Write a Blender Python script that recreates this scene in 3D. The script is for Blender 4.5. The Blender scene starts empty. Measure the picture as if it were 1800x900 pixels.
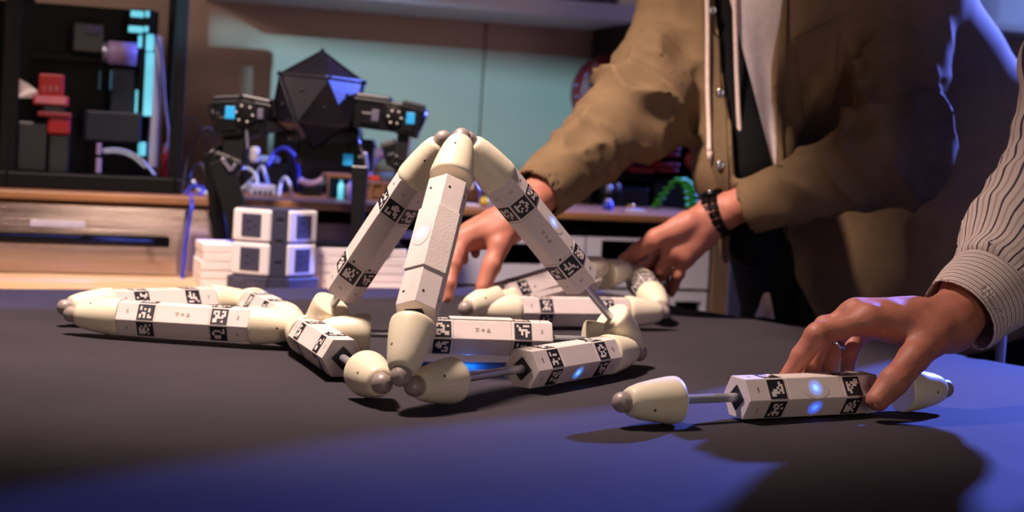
import bpy, bmesh, math, random
import numpy as np
from mathutils import Vector, Matrix
from mathutils.bvhtree import BVHTree

# ------------------------------------------------------------------ camera
F_PX, CX, CY = 2600.0, 900.0, 320.0
CAM = Vector((0.0, 0.0, 1.0))
ROLL, PITCH = 0.055, math.atan(80 / 2600)
fw = Vector((0, math.cos(PITCH), -math.sin(PITCH)))
up0 = Vector((0, math.sin(PITCH), math.cos(PITCH)))
rt = Vector((1, 0, 0)) * math.cos(ROLL) + up0 * math.sin(ROLL)
up = up0 * math.cos(ROLL) - Vector((1, 0, 0)) * math.sin(ROLL)
SC = bpy.context.scene
COL = SC.collection
cam_d = bpy.data.cameras.new('camera')
cam = bpy.data.objects.new('camera', cam_d)
COL.objects.link(cam)
M = Matrix((rt, up, -fw)).transposed().to_4x4()
M.translation = CAM
cam.matrix_world = M
cam_d.sensor_width = 36.0
cam_d.lens = F_PX / 1800 * 36.0
cam_d.shift_y = (CY - 450) / 1800
cam_d.clip_start = 0.05
cam_d.dof.use_dof = True
cam_d.dof.focus_distance = 1.44
cam_d.dof.aperture_fstop = 5.4
SC.camera = cam


def ray(px, py):
    return (rt * ((px - CX) / F_PX) + up * ((CY - py) / F_PX) + fw).normalized()


def G(px, py, z=0.75):            # point of a horizontal plane seen at a place of the photograph
    d = ray(px, py)
    return CAM + d * ((z - CAM.z) / d.z)


def Q(px, py, Y):                 # point at a given distance into the room
    d = ray(px, py)
    return CAM + d * (Y / d.y)


# ------------------------------------------------------------------ world, lights, exposure
w = bpy.data.worlds.new('World')
SC.world = w
w.use_nodes = True
w.node_tree.nodes['Background'].inputs[0].default_value = (0.62, 0.55, 0.75, 1)
w.node_tree.nodes['Background'].inputs[1].default_value = 0.03
SC.view_settings.view_transform = 'Standard'
SC.view_settings.look = 'None'
SC.view_settings.exposure = 0.0
SC.view_settings.gamma = 1.0


def aim(o, tgt):
    o.rotation_euler = (Vector(tgt) - o.location).to_track_quat('-Z', 'Y').to_euler()


def area(name, loc, tgt, sx, sy, power, col):
    d = bpy.data.lights.new(name, 'AREA')
    d.shape = 'RECTANGLE'
    d.size, d.size_y, d.energy, d.color = sx, sy, power, col
    o = bpy.data.objects.new(name, d)
    COL.objects.link(o)
    o.location = loc
    aim(o, tgt)
    return o


def spot(name, loc, tgt, power, col, deg, blend, r):
    d = bpy.data.lights.new(name, 'SPOT')
    d.energy, d.color, d.spot_size, d.spot_blend, d.shadow_soft_size = power, col, math.radians(deg), blend, r
    o = bpy.data.objects.new(name, d)
    COL.objects.link(o)
    o.location = loc
    aim(o, tgt)
    return o


KEY = Vector((-0.50, 1.50, 2.25))
spot('warm_key_lamp', KEY, (-0.24, 1.92, 0.77), 228, (1.0, 0.76, 0.67), 73, 0.8, 0.09)
spot('added_wall_fill', (-1.80, 1.70, 1.75), (-0.45, 2.85, 0.98), 38, (1.0, 0.74, 0.66), 58, 0.8, 0.15)  # added warm fill to lift the wall, no such lamp known
area('added_reflection_strip', (0.72, -1.15, 1.0), (-0.5, 2.2, 0.85), 0.20, 1.5, 12, (1.0, 0.80, 0.70))  # unseen strip added behind the camera for steel reflection and fill
spot('blue_stage_lamp', (1.80, 3.56, 1.88), (0.05, 1.5, 0.85), 1150, (0.13, 0.19, 1.0), 62, 0.3, 0.05)
PROJ = Vector((-0.71, 0.29, 1.68))
spot('cyan_projector_lamp', PROJ, (-0.25, 3.0, 1.08), 420, (0.27, 0.70, 1.0), 32, 0.2, 0.004)

# ------------------------------------------------------------------ helpers: meshes and objects


def lin(c):
    return tuple((x / 255 / 12.92) if x / 255 <= 0.04045 else ((x / 255 + 0.055) / 1.055) ** 2.4 for x in c)


def new_obj(name, me, parent=None, mw=None):
    o = bpy.data.objects.new(name, me)
    COL.objects.link(o)
    if parent is not None:
        o.parent = parent
    if mw is not None:
        o.matrix_local = mw
    return o


def thing(name, label, cat, loc=(0, 0, 0), group=None, rz=0.0, mw=None):
    o = bpy.data.objects.new(name, None)
    o.empty_display_size = 0.05
    COL.objects.link(o)
    if mw is not None:
        o.matrix_world = mw
    else:
        o.location = loc
        o.rotation_euler = (0, 0, rz)
    o['label'] = label
    o['category'] = cat
    if group:
        o['group'] = group
    return o


def tag(o, label, cat, group=None, kind=None):
    o['label'] = label
    o['category'] = cat
    if group:
        o['group'] = group
    if kind:
        o['kind'] = kind
    return o


class MB:
    """collects shapes of ONE part, then builds one mesh"""

    def __init__(self):
        self.bm = bmesh.new()
        self.mi = 0

    def _fin(self, geom, mw):
        for e in geom:
            if isinstance(e, bmesh.types.BMVert):
                e.co = mw @ e.co
        for e in geom:
            if isinstance(e, bmesh.types.BMFace):
                e.material_index = self.mi

    def box(self, c, s, bev=0.0, mw=None, seg=2):
        r = bmesh.ops.create_cube(self.bm, size=1.0)
        vs = r['verts']
        bmesh.ops.scale(self.bm, vec=Vector(s), verts=vs)
        fs = list({f for v in vs for f in v.link_faces})
        if bev > 0:
            es = list({e for v in vs for e in v.link_edges})
            q = bmesh.ops.bevel(self.bm, geom=es, offset=min(bev, min(s) * 0.45), segments=seg, affect='EDGES', profile=0.5)
            vs = list({v for f in q['faces'] for v in f.verts} | {v for v in vs if v.is_valid})
            fs = list({f for v in vs for f in v.link_faces})
        m = Matrix.Translation(Vector(c))
        if mw is not None:
            m = mw @ m
        for v in vs:
            v.co = m @ v.co
        for f in fs:
            f.material_index = self.mi
        return self

    def lathe(self, prof, n=24, mw=None):
        """prof: list of (r, z)"""
        rings = []
        bm = self.bm
        m = mw or Matrix.Identity(4)
        for r, z in prof:
            if r < 1e-6:
                rings.append([bm.verts.new(m @ Vector((0, 0, z)))])
            else:
                rings.append([bm.verts.new(m @ Vector((r * math.cos(2 * math.pi * i / n), r * math.sin(2 * math.pi * i / n), z))) for i in range(n)])
        for a, b in zip(rings[:-1], rings[1:]):
            for i in range(n):
                j = (i + 1) % n
                if len(a) == 1 and len(b) == 1:
                    continue
                if len(a) == 1:
                    f = bm.faces.new((a[0], b[j], b[i]))
                elif len(b) == 1:
                    f = bm.faces.new((a[i], a[j], b[0]))
                else:
                    f = bm.faces.new((a[i], a[j], b[j], b[i]))
                f.material_index = self.mi
                f.smooth = True
        return self

    def cyl(self, a, b, r, n=16, r2=None):
        a, b = Vector(a), Vector(b)
        L = (b - a).length
        m = Matrix.Translation(a) @ (b - a).to_track_quat('Z', 'Y').to_matrix().to_4x4()
        r2 = r if r2 is None else r2
        return self.lathe([(0, 0), (r, 0), (r2, L), (0, L)], n, m)

    def tube(self, pts, r, n=8):
        pts = [Vector(p) for p in pts]
        bm = self.bm
        rings = []
        t0 = (pts[1] - pts[0]).normalized()
        nrm = t0.orthogonal().normalized()
        for i, p in enumerate(pts):
            t = (pts[min(i + 1, len(pts) - 1)] - pts[max(i - 1, 0)]).normalized()
            nrm = (nrm - t * nrm.dot(t)).normalized()
            bn = t.cross(nrm)
            rr = r[i] if isinstance(r, (list, tuple)) else r
            rings.append([bm.verts.new(p + (nrm * math.cos(2 * math.pi * k / n) + bn * math.sin(2 * math.pi * k / n)) * rr) for k in range(n)])
        for a, b in zip(rings[:-1], rings[1:]):
            for i in range(n):
                j = (i + 1) % n
                f = bm.faces.new((a[i], a[j], b[j], b[i]))
                f.material_index = self.mi
                f.smooth = True
        for rg in (rings[0][::-1], rings[-1]):
            f = bm.faces.new(rg)
            f.material_index = self.mi
        return self

    def prism(self, poly, z0, z1, mw=None, bev=0.0):
        bm = self.bm
        m = mw or Matrix.Identity(4)
        a = [bm.verts.new(Vector((x, y, z0))) for x, y in poly]
        b = [bm.verts.new(Vector((x, y, z1))) for x, y in poly]
        n = len(poly)
        fs = [bm.faces.new(a[::-1]), bm.faces.new(b)]
        for i in range(n):
            j = (i + 1) % n
            fs.append(bm.faces.new((a[i], a[j], b[j], b[i])))
        vs = a + b
        if bev > 0:
            es = list({e for f in fs for e in f.edges})
            q = bmesh.ops.bevel(bm, geom=es, offset=bev, segments=2, affect='EDGES', profile=0.5)
            vs = list({v for f in q['faces'] for v in f.verts} | {v for v in vs if v.is_valid})
            fs = list({f for v in vs for f in v.link_faces})
        for v in vs:
            v.co = m @ v.co
        for f in fs:
            f.material_index = self.mi
        return self

    def mesh(self, name, *mats, smooth=None):
        bmesh.ops.recalc_face_normals(self.bm, faces=self.bm.faces[:])
        me = bpy.data.meshes.new(name)
        self.bm.to_mesh(me)
        self.bm.free()
        for m in mats:
            me.materials.append(m)
        if smooth is not None:
            for p in me.polygons:
                p.use_smooth = True
            me.set_sharp_from_angle(angle=math.radians(smooth))
        return me

    def obj(self, name, mats, parent=None, mw=None, smooth=None):
        if not isinstance(mats, (list, tuple)):
            mats = [mats]
        return new_obj(name, self.mesh(name, *mats, smooth=smooth), parent, mw)


def spline(pts, n=8):
    """Catmull-Rom through points"""
    P = [Vector(p) for p in pts]
    P = [P[0] * 2 - P[1]] + P + [P[-1] * 2 - P[-2]]
    out = []
    for i in range(1, len(P) - 2):
        for k in range(n):
            t = k / n
            a, b, c, d = P[i - 1], P[i], P[i + 1], P[i + 2]
            out.append(0.5 * ((2 * b) + (c - a) * t + (2 * a - 5 * b + 4 * c - d) * t * t + (3 * b - a - 3 * c + d) * t ** 3))
    out.append(P[-2])
    return out


# ------------------------------------------------------------------ materials


def mat(name, rgb, rough=0.5, metal=0.0, var=0.12, vscale=30.0, bump=0.0, bscale=200.0, sss=0.0, sssr=(1, 0.5, 0.3),
        stretch=None, coat=0.0, spec=0.5, dist=0.001, emit=None, estr=0.0, alpha=None):
    m = bpy.data.materials.new(name)
    m.use_nodes = True
    nt = m.node_tree
    b = nt.nodes['Principled BSDF']
    c = lin(rgb)
    tc = nt.nodes.new('ShaderNodeTexCoord')
    mp = nt.nodes.new('ShaderNodeMapping')
    nt.links.new(tc.outputs['Object'], mp.inputs[0])
    if stretch:
        mp.inputs['Scale'].default_value = stretch
    nz = nt.nodes.new('ShaderNodeTexNoise')
    nz.inputs['Scale'].default_value = vscale
    nz.inputs['Detail'].default_value = 5
    nt.links.new(mp.outputs[0], nz.inputs['Vector'])
    rp = nt.nodes.new('ShaderNodeValToRGB')
    rp.color_ramp.elements[0].position = 0.3
    rp.color_ramp.elements[1].position = 0.7
    rp.color_ramp.elements[0].color = (*[x * (1 - var) for x in c], 1)
    rp.color_ramp.elements[1].color = (*[min(1, x * (1 + var)) for x in c], 1)
    nt.links.new(nz.outputs[0], rp.inputs[0])
    nt.links.new(rp.outputs[0], b.inputs['Base Color'])
    b.inputs['Roughness'].default_value = rough
    b.inputs['Metallic'].default_value = metal
    b.inputs['Specular IOR Level'].default_value = spec
    if coat:
        b.inputs['Coat Weight'].default_value = coat
    if sss:
        b.inputs['Subsurface Weight'].default_value = sss
        b.inputs['Subsurface Radius'].default_value = sssr
        b.inputs['Subsurface Scale'].default_value = 0.006
    if bump:
        n2 = nt.nodes.new('ShaderNodeTexNoise')
        n2.inputs['Scale'].default_value = bscale
        n2.inputs['Detail'].default_value = 4
        nt.links.new(mp.outputs[0], n2.inputs['Vector'])
        bp = nt.nodes.new('ShaderNodeBump')
        bp.inputs['Strength'].default_value = bump
        bp.inputs['Distance'].default_value = dist
        nt.links.new(n2.outputs[0], bp.inputs['Height'])
        nt.links.new(bp.outputs[0], b.inputs['Normal'])
    if emit:
        b.inputs['Emission Color'].default_value = (*lin(emit), 1)
        b.inputs['Emission Strength'].default_value = estr
    return m


def wood_mat(name, a, b_, sx=(1.2, 14, 14), rough=0.45):
    m = mat(name, a, rough)
    nt = m.node_tree
    b = nt.nodes['Principled BSDF']
    tc = nt.nodes.new('ShaderNodeTexCoord')
    mp = nt.nodes.new('ShaderNodeMapping')
    mp.inputs['Scale'].default_value = sx
    nt.links.new(tc.outputs['Object'], mp.inputs[0])
    nz = nt.nodes.new('ShaderNodeTexNoise')
    nz.inputs['Scale'].default_value = 3.0
    nz.inputs['Detail'].default_value = 8
    nz.inputs['Distortion'].default_value = 0.6
    nt.links.new(mp.outputs[0], nz.inputs['Vector'])
    rp = nt.nodes.new('ShaderNodeValToRGB')
    rp.color_ramp.elements[0].position = 0.35
    rp.color_ramp.elements[1].position = 0.65
    rp.color_ramp.elements[0].color = (*lin(a), 1)
    rp.color_ramp.elements[1].color = (*lin(b_), 1)
    nt.links.new(nz.outputs[0], rp.inputs[0])
    nt.links.new(rp.outputs[0], b.inputs['Base Color'])
    return m


MT = {}
MT['cone'] = mat('cream_printed_plastic', (236, 226, 198), 0.42, var=0.04, bump=0.05, bscale=400, sss=0.25, sssr=(1, 0.8, 0.5))
MT['body'] = mat('white_printed_plastic', (222, 209, 203), 0.5, var=0.06, vscale=60, bump=0.12, bscale=260, stretch=(1, 1, 0.15), dist=0.0004)
MT['cover'] = mat('rough_white_cover', (226, 213, 205), 0.65, var=0.05, bump=0.7, bscale=700, dist=0.0006)
MT['steel'] = mat('polished_steel', (200, 200, 206), 0.3, 0.65, var=0.05)
MT['tip'] = mat('grey_magnet_tip', (164, 150, 142), 0.42, 0.15, var=0.1, vscale=300)
MT['ink'] = mat('black_ink', (26, 24, 34), 0.55, var=0.1)
MT['paperwhite'] = mat('tag_white', (224, 212, 205), 0.6, var=0.04)
MT['dark'] = mat('dark_socket_plastic', (24, 24, 32), 0.5, var=0.15)
MT['faded'] = mat('faded_brown_print', (176, 158, 150), 0.6, var=0.15)
MT['cloth'] = mat('black_tablecloth', (56, 51, 57), 0.85, var=0.14, vscale=6, bump=0.35, bscale=900, dist=0.0006, spec=0.2)
MT['wall'] = mat('beige_wall_paint', (188, 162, 140), 0.7, var=0.05, vscale=2.5, bump=0.05, bscale=120)
MT['floor'] = mat('grey_floor_vinyl', (70, 64, 60), 0.4, var=0.12, vscale=3)
MT['whitelam'] = mat('white_laminate', (206, 204, 214), 0.4, var=0.03)
MT['oak'] = wood_mat('oak_worktop', (158, 112, 72), (132, 92, 58))
MT['birch'] = wood_mat('pale_birch_top', (226, 192, 150), (206, 168, 124))
MT['tan'] = wood_mat('tan_panel', (128, 104, 84), (112, 90, 72), (14, 14, 1.2))
MT['brushed'] = mat('brushed_stainless', (186, 166, 156), 0.05, 0.80, var=0.03, vscale=1.2, stretch=(0.05, 1, 420), bump=1.0, bscale=14, dist=0.000035)
MT['blackm'] = mat('black_painted_metal', (7, 7, 9), 0.5, var=0.15, spec=0.2)
MT['blackp'] = mat('black_plastic', (10, 10, 13), 0.35, var=0.15, spec=0.5)
MT['gloss'] = mat('glossy_black_shell', (24, 22, 30), 0.26, var=0.2, vscale=14, bump=0.12, bscale=30, dist=0.002, spec=0.7)
MT['alu'] = mat('anodised_aluminium', (168, 166, 190), 0.35, 0.8, var=0.05)
MT['red'] = mat('red_plastic', (150, 8, 14), 0.45, var=0.1)
MT['maroon'] = mat('dark_red_plastic', (124, 14, 26), 0.5, var=0.1)
MT['white'] = mat('white_plastic', (228, 222, 222), 0.4, var=0.03)
MT['paper'] = mat('white_paper_edges', (232, 224, 222), 0.8, var=0.05, vscale=8, stretch=(1, 1, 60))
MT['slate'] = mat('slate_grey_plastic', (62, 62, 84), 0.45, var=0.06)
MT['cyanp'] = mat('cyan_lit_connector', (40, 150, 205), 0.4, var=0.1, emit=(30, 150, 215), estr=0.35)  # slight emission paints in the cyan light on the connectors
MT['cyanglow'] = mat('cyan_painted_glow', (130, 220, 230), 0.4, emit=(96, 205, 226), estr=0.85)  # emission imitates cyan light caught on the printer's aluminium profiles
MT['olive'] = mat('olive_jacket_cotton', (118, 96, 69), 0.85, var=0.1, vscale=40, bump=0.25, bscale=1200, dist=0.0005, spec=0.25)
MT['olivelt'] = mat('olive_jacket_stitching', (108, 88, 63), 0.85, var=0.1, vscale=60, spec=0.25)
MT['hood'] = mat('pale_grey_fleece', (196, 182, 178), 0.9, var=0.08, vscale=120, bump=0.3, bscale=900, dist=0.0006, spec=0.2)
MT['cordw'] = mat('cream_drawstring', (226, 202, 186), 0.85, var=0.12, vscale=250, bump=0.6, bscale=700, dist=0.0006)
MT['tee'] = mat('black_shirt_cotton', (18, 17, 20), 0.9, var=0.15, spec=0.15)
MT['trouser'] = mat('black_trouser_cotton', (17, 16, 19), 0.9, var=0.15, spec=0.15)
MT['leather'] = mat('brown_shoe_leather', (50, 36, 28), 0.45)
MT['skinA'] = mat('tanned_skin', (186, 118, 97), 0.55, var=0.09, vscale=45, bump=0.25, bscale=420, dist=0.0006, sss=0.2)
MT['skinB'] = mat('weathered_skin', (178, 111, 90), 0.55, var=0.14, vscale=70, bump=0.5, bscale=380, dist=0.0006, sss=0.2)
MT['nail'] = mat('finger_nail', (222, 160, 142), 0.3, var=0.04)
MT['hair'] = mat('dark_brown_hair', (38, 28, 22), 0.6, var=0.3, vscale=200, stretch=(1, 1, 0.1), bump=0.6, bscale=300)
MT['yellow'] = mat('yellow_plastic', (206, 178, 30), 0.4)
MT['orange'] = mat('orange_plastic', (220, 70, 24), 0.45)
MT['green'] = mat('green_hose', (58, 172, 34), 0.35)
MT['blue'] = mat('blue_cable', (52, 62, 190), 0.4)
MT['wirew'] = mat('pale_cable', (178, 190, 206), 0.45)
MT['wireg'] = mat('grey_cable', (96, 92, 112), 0.5)
MT['lav'] = mat('lavender_plastic', (150, 130, 170), 0.5)
MT['wicker'] = mat('brown_wicker', (128, 90, 60), 0.7, var=0.25, vscale=60)
MT['pcb'] = mat('green_circuit_board', (40, 92, 62), 0.5, var=0.2)
MT['gold'] = mat('brass', (190, 140, 70), 0.35, 0.8)
MT['silver'] = mat('silver_ring_metal', (200, 196, 196), 0.22, 1.0)
MT['watch'] = mat('black_watch_steel', (34, 32, 36), 0.28, 0.85)
MT['winframe'] = mat('white_window_frame', (220, 224, 236), 0.5, var=0.03)


def striped(name, attr, freq, wid, dark=(66, 58, 74)):
    m = mat(name, (226, 206, 194), 0.8, var=0.05, vscale=40, bump=0.25, bscale=1100, dist=0.0005, spec=0.2)
    nt = m.node_tree
    b = nt.nodes['Principled BSDF']
    at = nt.nodes.new('ShaderNodeAttribute')
    at.attribute_name = attr
    def mth(op, a, v):
        n = nt.nodes.new('ShaderNodeMath')
        n.operation = op
        nt.links.new(a, n.inputs[0])
        n.inputs[1].default_value = v
        return n.outputs[0]
    # main dark stripe and a soft grey companion half way
    fr = mth('FRACT', mth('MULTIPLY', at.outputs['Fac'], freq), 0)
    d1 = mth('ABSOLUTE', mth('SUBTRACT', fr, 0.5), 0)
    rp = nt.nodes.new('ShaderNodeValToRGB')
    cr = rp.color_ramp
    cr.elements[0].position = 0.0
    cr.elements[0].color = (*lin(dark), 1)
    cr.elements[1].position = wid
    cr.elements[1].color = (*lin([c + 16 for c in dark]), 1)
    for pos, c in ((wid + 0.05, (226, 206, 194)), (0.40, (224, 204, 192)), (0.45, (186, 168, 164)), (0.5, (180, 162, 160))):
        e = cr.elements.new(pos)
        e.color = (*lin(c), 1)
    nt.links.new(d1, rp.inputs[0])
    nt.links.new(rp.outputs[0], b.inputs['Base Color'])
    return m


MT['stripe_sleeve'] = striped('striped_shirt_sleeve', 'stripe', 1 / 0.0118, 0.05)
MT['stripe_cuff'] = striped('striped_shirt_cuff', 'stripe', 1 / 0.0056, 0.09, (120, 108, 112))


def led_mat(name, c_in, strength, size=1.0):
    """a lamp behind thin plastic: light spreads from the middle of the window"""
    m = mat(name, (222, 209, 203), 0.5, var=0.06, vscale=60, bump=0.12, bscale=260, stretch=(1, 0.15, 1), dist=0.0004)
    nt = m.node_tree
    b = nt.nodes['Principled BSDF']
    tc = nt.nodes.new('ShaderNodeTexCoord')
    gr = nt.nodes.new('ShaderNodeTexGradient')
    gr.gradient_type = 'SPHERICAL'
    mp = nt.nodes.new('ShaderNodeMapping')
    mp.inputs['Scale'].default_value = (104 / size, 104 / size, 80 / size)
    nt.links.new(tc.outputs['Object'], mp.inputs[0])
    nt.links.new(mp.outputs[0], gr.inputs[0])
    rp = nt.nodes.new('ShaderNodeValToRGB')
    rp.color_ramp.interpolation = 'EASE'
    rp.color_ramp.elements[0].color = (0, 0, 0, 1)
    rp.color_ramp.elements[0].position = 0.02
    rp.color_ramp.elements[1].color = (*lin(c_in), 1)
    rp.color_ramp.elements[1].position = 0.95
    e = rp.color_ramp.elements.new(0.45)
    e.color = (*[x * 0.3 * k for x, k in zip(lin(c_in), (0.3, 0.7, 1.0))], 1)
    nt.links.new(gr.outputs[0], rp.inputs[0])
    nt.links.new(rp.outputs[0], b.inputs['Emission Color'])
    b.inputs['Emission Strength'].default_value = strength
    return m


MT['led'] = led_mat('blue_status_light', (90, 160, 255), 2.0)
MT['ledbright'] = led_mat('bright_blue_status_light', (40, 110, 255), 2.2)
MT['ledfloor'] = led_mat('strong_blue_status_light', (20, 130, 255), 500)

# ------------------------------------------------------------------ signed distance surfaces -> meshes (bodies and clothing)


def rc(p, a, b, ra, rb):
    a = np.asarray(a, np.float32)
    b = np.asarray(b, np.float32)
    ba = b - a
    pa = p - a
    h = np.clip(pa @ ba / max(float(ba @ ba), 1e-9), 0, 1)
    return np.linalg.norm(pa - h[:, None] * ba, axis=1) - (ra + (rb - ra) * h)


def smin(a, b, k):
    if k <= 0:
        return np.minimum(a, b)
    h = np.maximum(k - np.abs(a - b), 0) / k
    return np.minimum(a, b) - h * h * k * 0.25


def smax(a, b, k):
    return -smin(-a, -b, k)


def ell(p, c, r):
    q = (p - np.asarray(c, np.float32)) / np.asarray(r, np.float32)
    n = np.linalg.norm(q, axis=1)
    return (n - 1) * min(r)


def sdf_verts(f, lo, hi, h):
    lo = np.asarray(lo, np.float32)
    B = 8
    nb = np.ceil((np.asarray(hi) - lo) / (h * B)).astype(int)
    n = nb * B + 1
    ii = np.stack(np.meshgrid(*[np.arange(k) for k in nb], indexing='ij'), -1).reshape(-1, 3)
    cen = lo + (ii + 0.5) * (B * h)
    dc = f(cen.astype(np.float32))
    act = np.abs(dc) < B * h * 1.15
    grid = np.full(n, 1.0, np.float32)
    for (i, j, k), d in zip(ii[~act], dc[~act]):
        if d < 0:
            grid[i * B:i * B + B + 1, j * B:j * B + B + 1, k * B:k * B + B + 1] = -1.0
    loc = np.stack(np.meshgrid(*[np.arange(B + 1)] * 3, indexing='ij'), -1).reshape(-1, 3)
    A = ii[act]
    for s in range(0, len(A), 200):
        blk = A[s:s + 200]
        idx = (blk[:, None, :] * B + loc[None]).reshape(-1, 3)
        v = f((lo + idx * h).astype(np.float32))
        grid[idx[:, 0], idx[:, 1], idx[:, 2]] = v
    S = grid < 0
    corners = [(i, j, k) for i in (0, 1) for j in (0, 1) for k in (0, 1)]
    cnt = sum(S[i:n[0] - 1 + i, j:n[1] - 1 + j, k:n[2] - 1 + k].astype(np.int8) for i, j, k in corners)
    cells = np.argwhere((cnt > 0) & (cnt < 8))
    cid = np.full(n - 1, -1, np.int64)
    cid[cells[:, 0], cells[:, 1], cells[:, 2]] = np.arange(len(cells))
    acc = np.zeros((len(cells), 3))
    num = np.zeros(len(cells))
    for c in corners:
        for ax in range(3):
            if c[ax] == 1:
                continue
            a = cells + np.array(c)
            b = a.copy()
            b[:, ax] += 1
            va = grid[a[:, 0], a[:, 1], a[:, 2]]
            vb = grid[b[:, 0], b[:, 1], b[:, 2]]
            m = (va < 0) != (vb < 0)
            t = np.where(m, va / np.where(m, va - vb, 1), 0)
            q = a.astype(float)
            q[:, ax] += t
            acc += q * m[:, None]
            num += m
    V = lo + acc / num[:, None] * h
    quads = []
    for ax in range(3):
        sl0 = [slice(None)] * 3
        sl1 = [slice(None)] * 3
        sl0[ax] = slice(0, n[ax] - 1)
        sl1[ax] = slice(1, n[ax])
        d = S[tuple(sl0)].astype(np.int8) - S[tuple(sl1)].astype(np.int8)
        o1, o2 = [x for x in range(3) if x != ax]
        e = np.argwhere(d != 0)
        e = e[(e[:, o1] > 0) & (e[:, o2] > 0) & (e[:, o1] < n[o1] - 1) & (e[:, o2] < n[o2] - 1)]
        sg = d[e[:, 0], e[:, 1], e[:, 2]]
        def cell(d1, d2):
            c = e.copy()
            c[:, o1] -= d1
            c[:, o2] -= d2
            return cid[c[:, 0], c[:, 1], c[:, 2]]
        q = np.stack([cell(0, 0), cell(1, 0), cell(1, 1), cell(0, 1)], 1)
        flip = (sg > 0) ^ (ax == 1)
        q[~flip] = q[~flip][:, ::-1]
        quads.append(q)
    return V, np.concatenate(quads)


def np_mesh(name, V, Qd, material, attr=None):
    me = bpy.data.meshes.new(name)
    me.from_pydata(V.tolist(), [], Qd.tolist())
    me.materials.append(material)
    me.polygons.foreach_set('use_smooth', np.ones(len(me.polygons), bool))
    if attr is not None:
        a = me.attributes.new('stripe', 'FLOAT', 'POINT')
        a.data.foreach_set('value', np.asarray(attr, np.float32))
    me.update()
    return me


def bounds(prims, pad):
    P = np.array([[*p] for pr in prims for p in pr[:2]])
    R = max(max(pr[2], pr[3]) for pr in prims) + pad
    return P.min(0) - R, P.max(0) + R


# ------------------------------------------------------------------ room frame (bench and wall stand askew to the camera)
TH = math.radians(18)
RU = Vector((math.cos(TH), math.sin(TH), 0))
RV = Vector((-math.sin(TH), math.cos(TH), 0))
R0 = G(200, 340, 0.871)
R0.z = 0
BENCH_Z = 0.871
RM = Matrix.Translation(R0) @ Matrix.Rotation(TH, 4, 'Z')


def W(px, py, v):                 # point of a plane parallel to the back wall, in room coordinates (u, v, z)
    d = ray(px, py)
    t = (v - (CAM - R0).dot(RV)) / d.dot(RV)
    p = CAM + d * t
    return Vector(((p - R0).dot(RU), v, p.z))


def rect(x0, y0, x1, y1, v):
    a, b, c, d = W(x0, y0, v), W(x1, y0, v), W(x1, y1, v), W(x0, y1, v)
    return (a.x + d.x) / 2, (b.x + c.x) / 2, (c.z + d.z) / 2, (a.z + b.z) / 2


def rthing(name, label, cat, u, v, z, group=None):
    return thing(name, label, cat, RM @ Vector((u, v, z)), group, TH)


def structure(o, label=None):
    o['kind'] = 'structure'
    if label:
        o['label'] = label
    return o


WALL_V = 0.62
# floor
fl = MB()
fl.box((0.6, 1.2, -0.05), (8, 7, 0.1))
structure(fl.obj('floor', MT['floor']), 'dark grey vinyl floor of the workshop')
# back wall of large boards with narrow joints
wb = MB()
wb.box((0.9, WALL_V + 0.06, 1.3), (7.2, 0.06, 2.6))
wall = structure(wb.obj('wall_back', MT['wall'], mw=RM.copy()), 'beige board wall behind the workbench')
joint = W(851, 120, WALL_V).x
edges = [joint + 1.22 * k for k in range(-3, 4)]
edges = [-2.7] + [e for e in edges if -2.6 < e < 1.6] + [1.62]
for a, b in zip(edges[:-1], edges[1:]):
    m = MB()
    m.box(((a + b) / 2, WALL_V + 0.016, 1.3), (b - a - 0.004, 0.03, 2.59), 0.002, seg=1)
    o = m.obj('wall_board', MT['wall'], wall)
# window in the same wall, far right
wu0, wu1, wz0, wz1 = rect(1700, -200, 2150, 62, WALL_V)
wm = MB()
fr_w = 0.075
for (c, s) in (((wu0 + fr_w / 2, WALL_V - 0.01, (wz0 + wz1) / 2), (fr_w, 0.07, wz1 - wz0)),
               ((wu1 - fr_w / 2, WALL_V - 0.01, (wz0 + wz1) / 2), (fr_w, 0.07, wz1 - wz0)),
               (((wu0 + wu1) / 2, WALL_V - 0.01, wz0 + fr_w / 2), (wu1 - wu0, 0.07, fr_w)),
               (((wu0 + wu1) / 2, WALL_V - 0.01, wz1 - fr_w / 2), (wu1 - wu0, 0.07, fr_w))):
    wm.box(c, s, 0.006)
win = structure(wm.obj('window_1', MT['winframe'], mw=RM.copy()), 'white framed window in blue light at the far right')
sm = MB()
sm.box(((wu0 + wu1) / 2, WALL_V - 0.05, wz0 - 0.012), (wu1 - wu0 + 0.05, 0.13, 0.022), 0.004)
sm.obj('window_sill', MT['winframe'], win)
pane_m = mat('evening_window_pane', (30, 34, 80), 0.15, emit=(44, 52, 128), estr=0.8)
pm = MB()
pm.box(((wu0 + wu1) / 2, WALL_V - 0.003, (wz0 + wz1) / 2), (wu1 - wu0 - 2 * fr_w, 0.006, wz1 - wz0 - 2 * fr_w))
pm.obj('window_pane', pane_m, win)
gl = bpy.data.lights.new('added_window_fill', 'AREA')  # added blue fill for the window frame, no lamp stands there
gl.energy, gl.color, gl.size = 3.0, (0.3, 0.42, 1.0), 0.3
glo = bpy.data.objects.new('added_window_fill', gl)
COL.objects.link(glo)
glo.location = RM @ Vector(((wu0 + wu1) / 2 + 0.1, WALL_V - 0.5, wz0 + 0.35))
aim(glo, RM @ Vector(((wu0 + wu1) / 2 - 0.1, WALL_V, wz0 + 0.1)))

# ------------------------------------------------------------------ tables
FE0, FE1 = G(0, 508), G(760, 506)
RE0, RE1 = G(1190, 537), G(1800, 645)


def isect(a, b, c, d):
    r = (b - a).to_2d()
    s = (d - c).to_2d()
    q = (c - a).to_2d()
    den = r.x * s.y - r.y * s.x
    t = (q.x * s.y - q.y * s.x) / den
    return a + (b - a) * t


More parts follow.
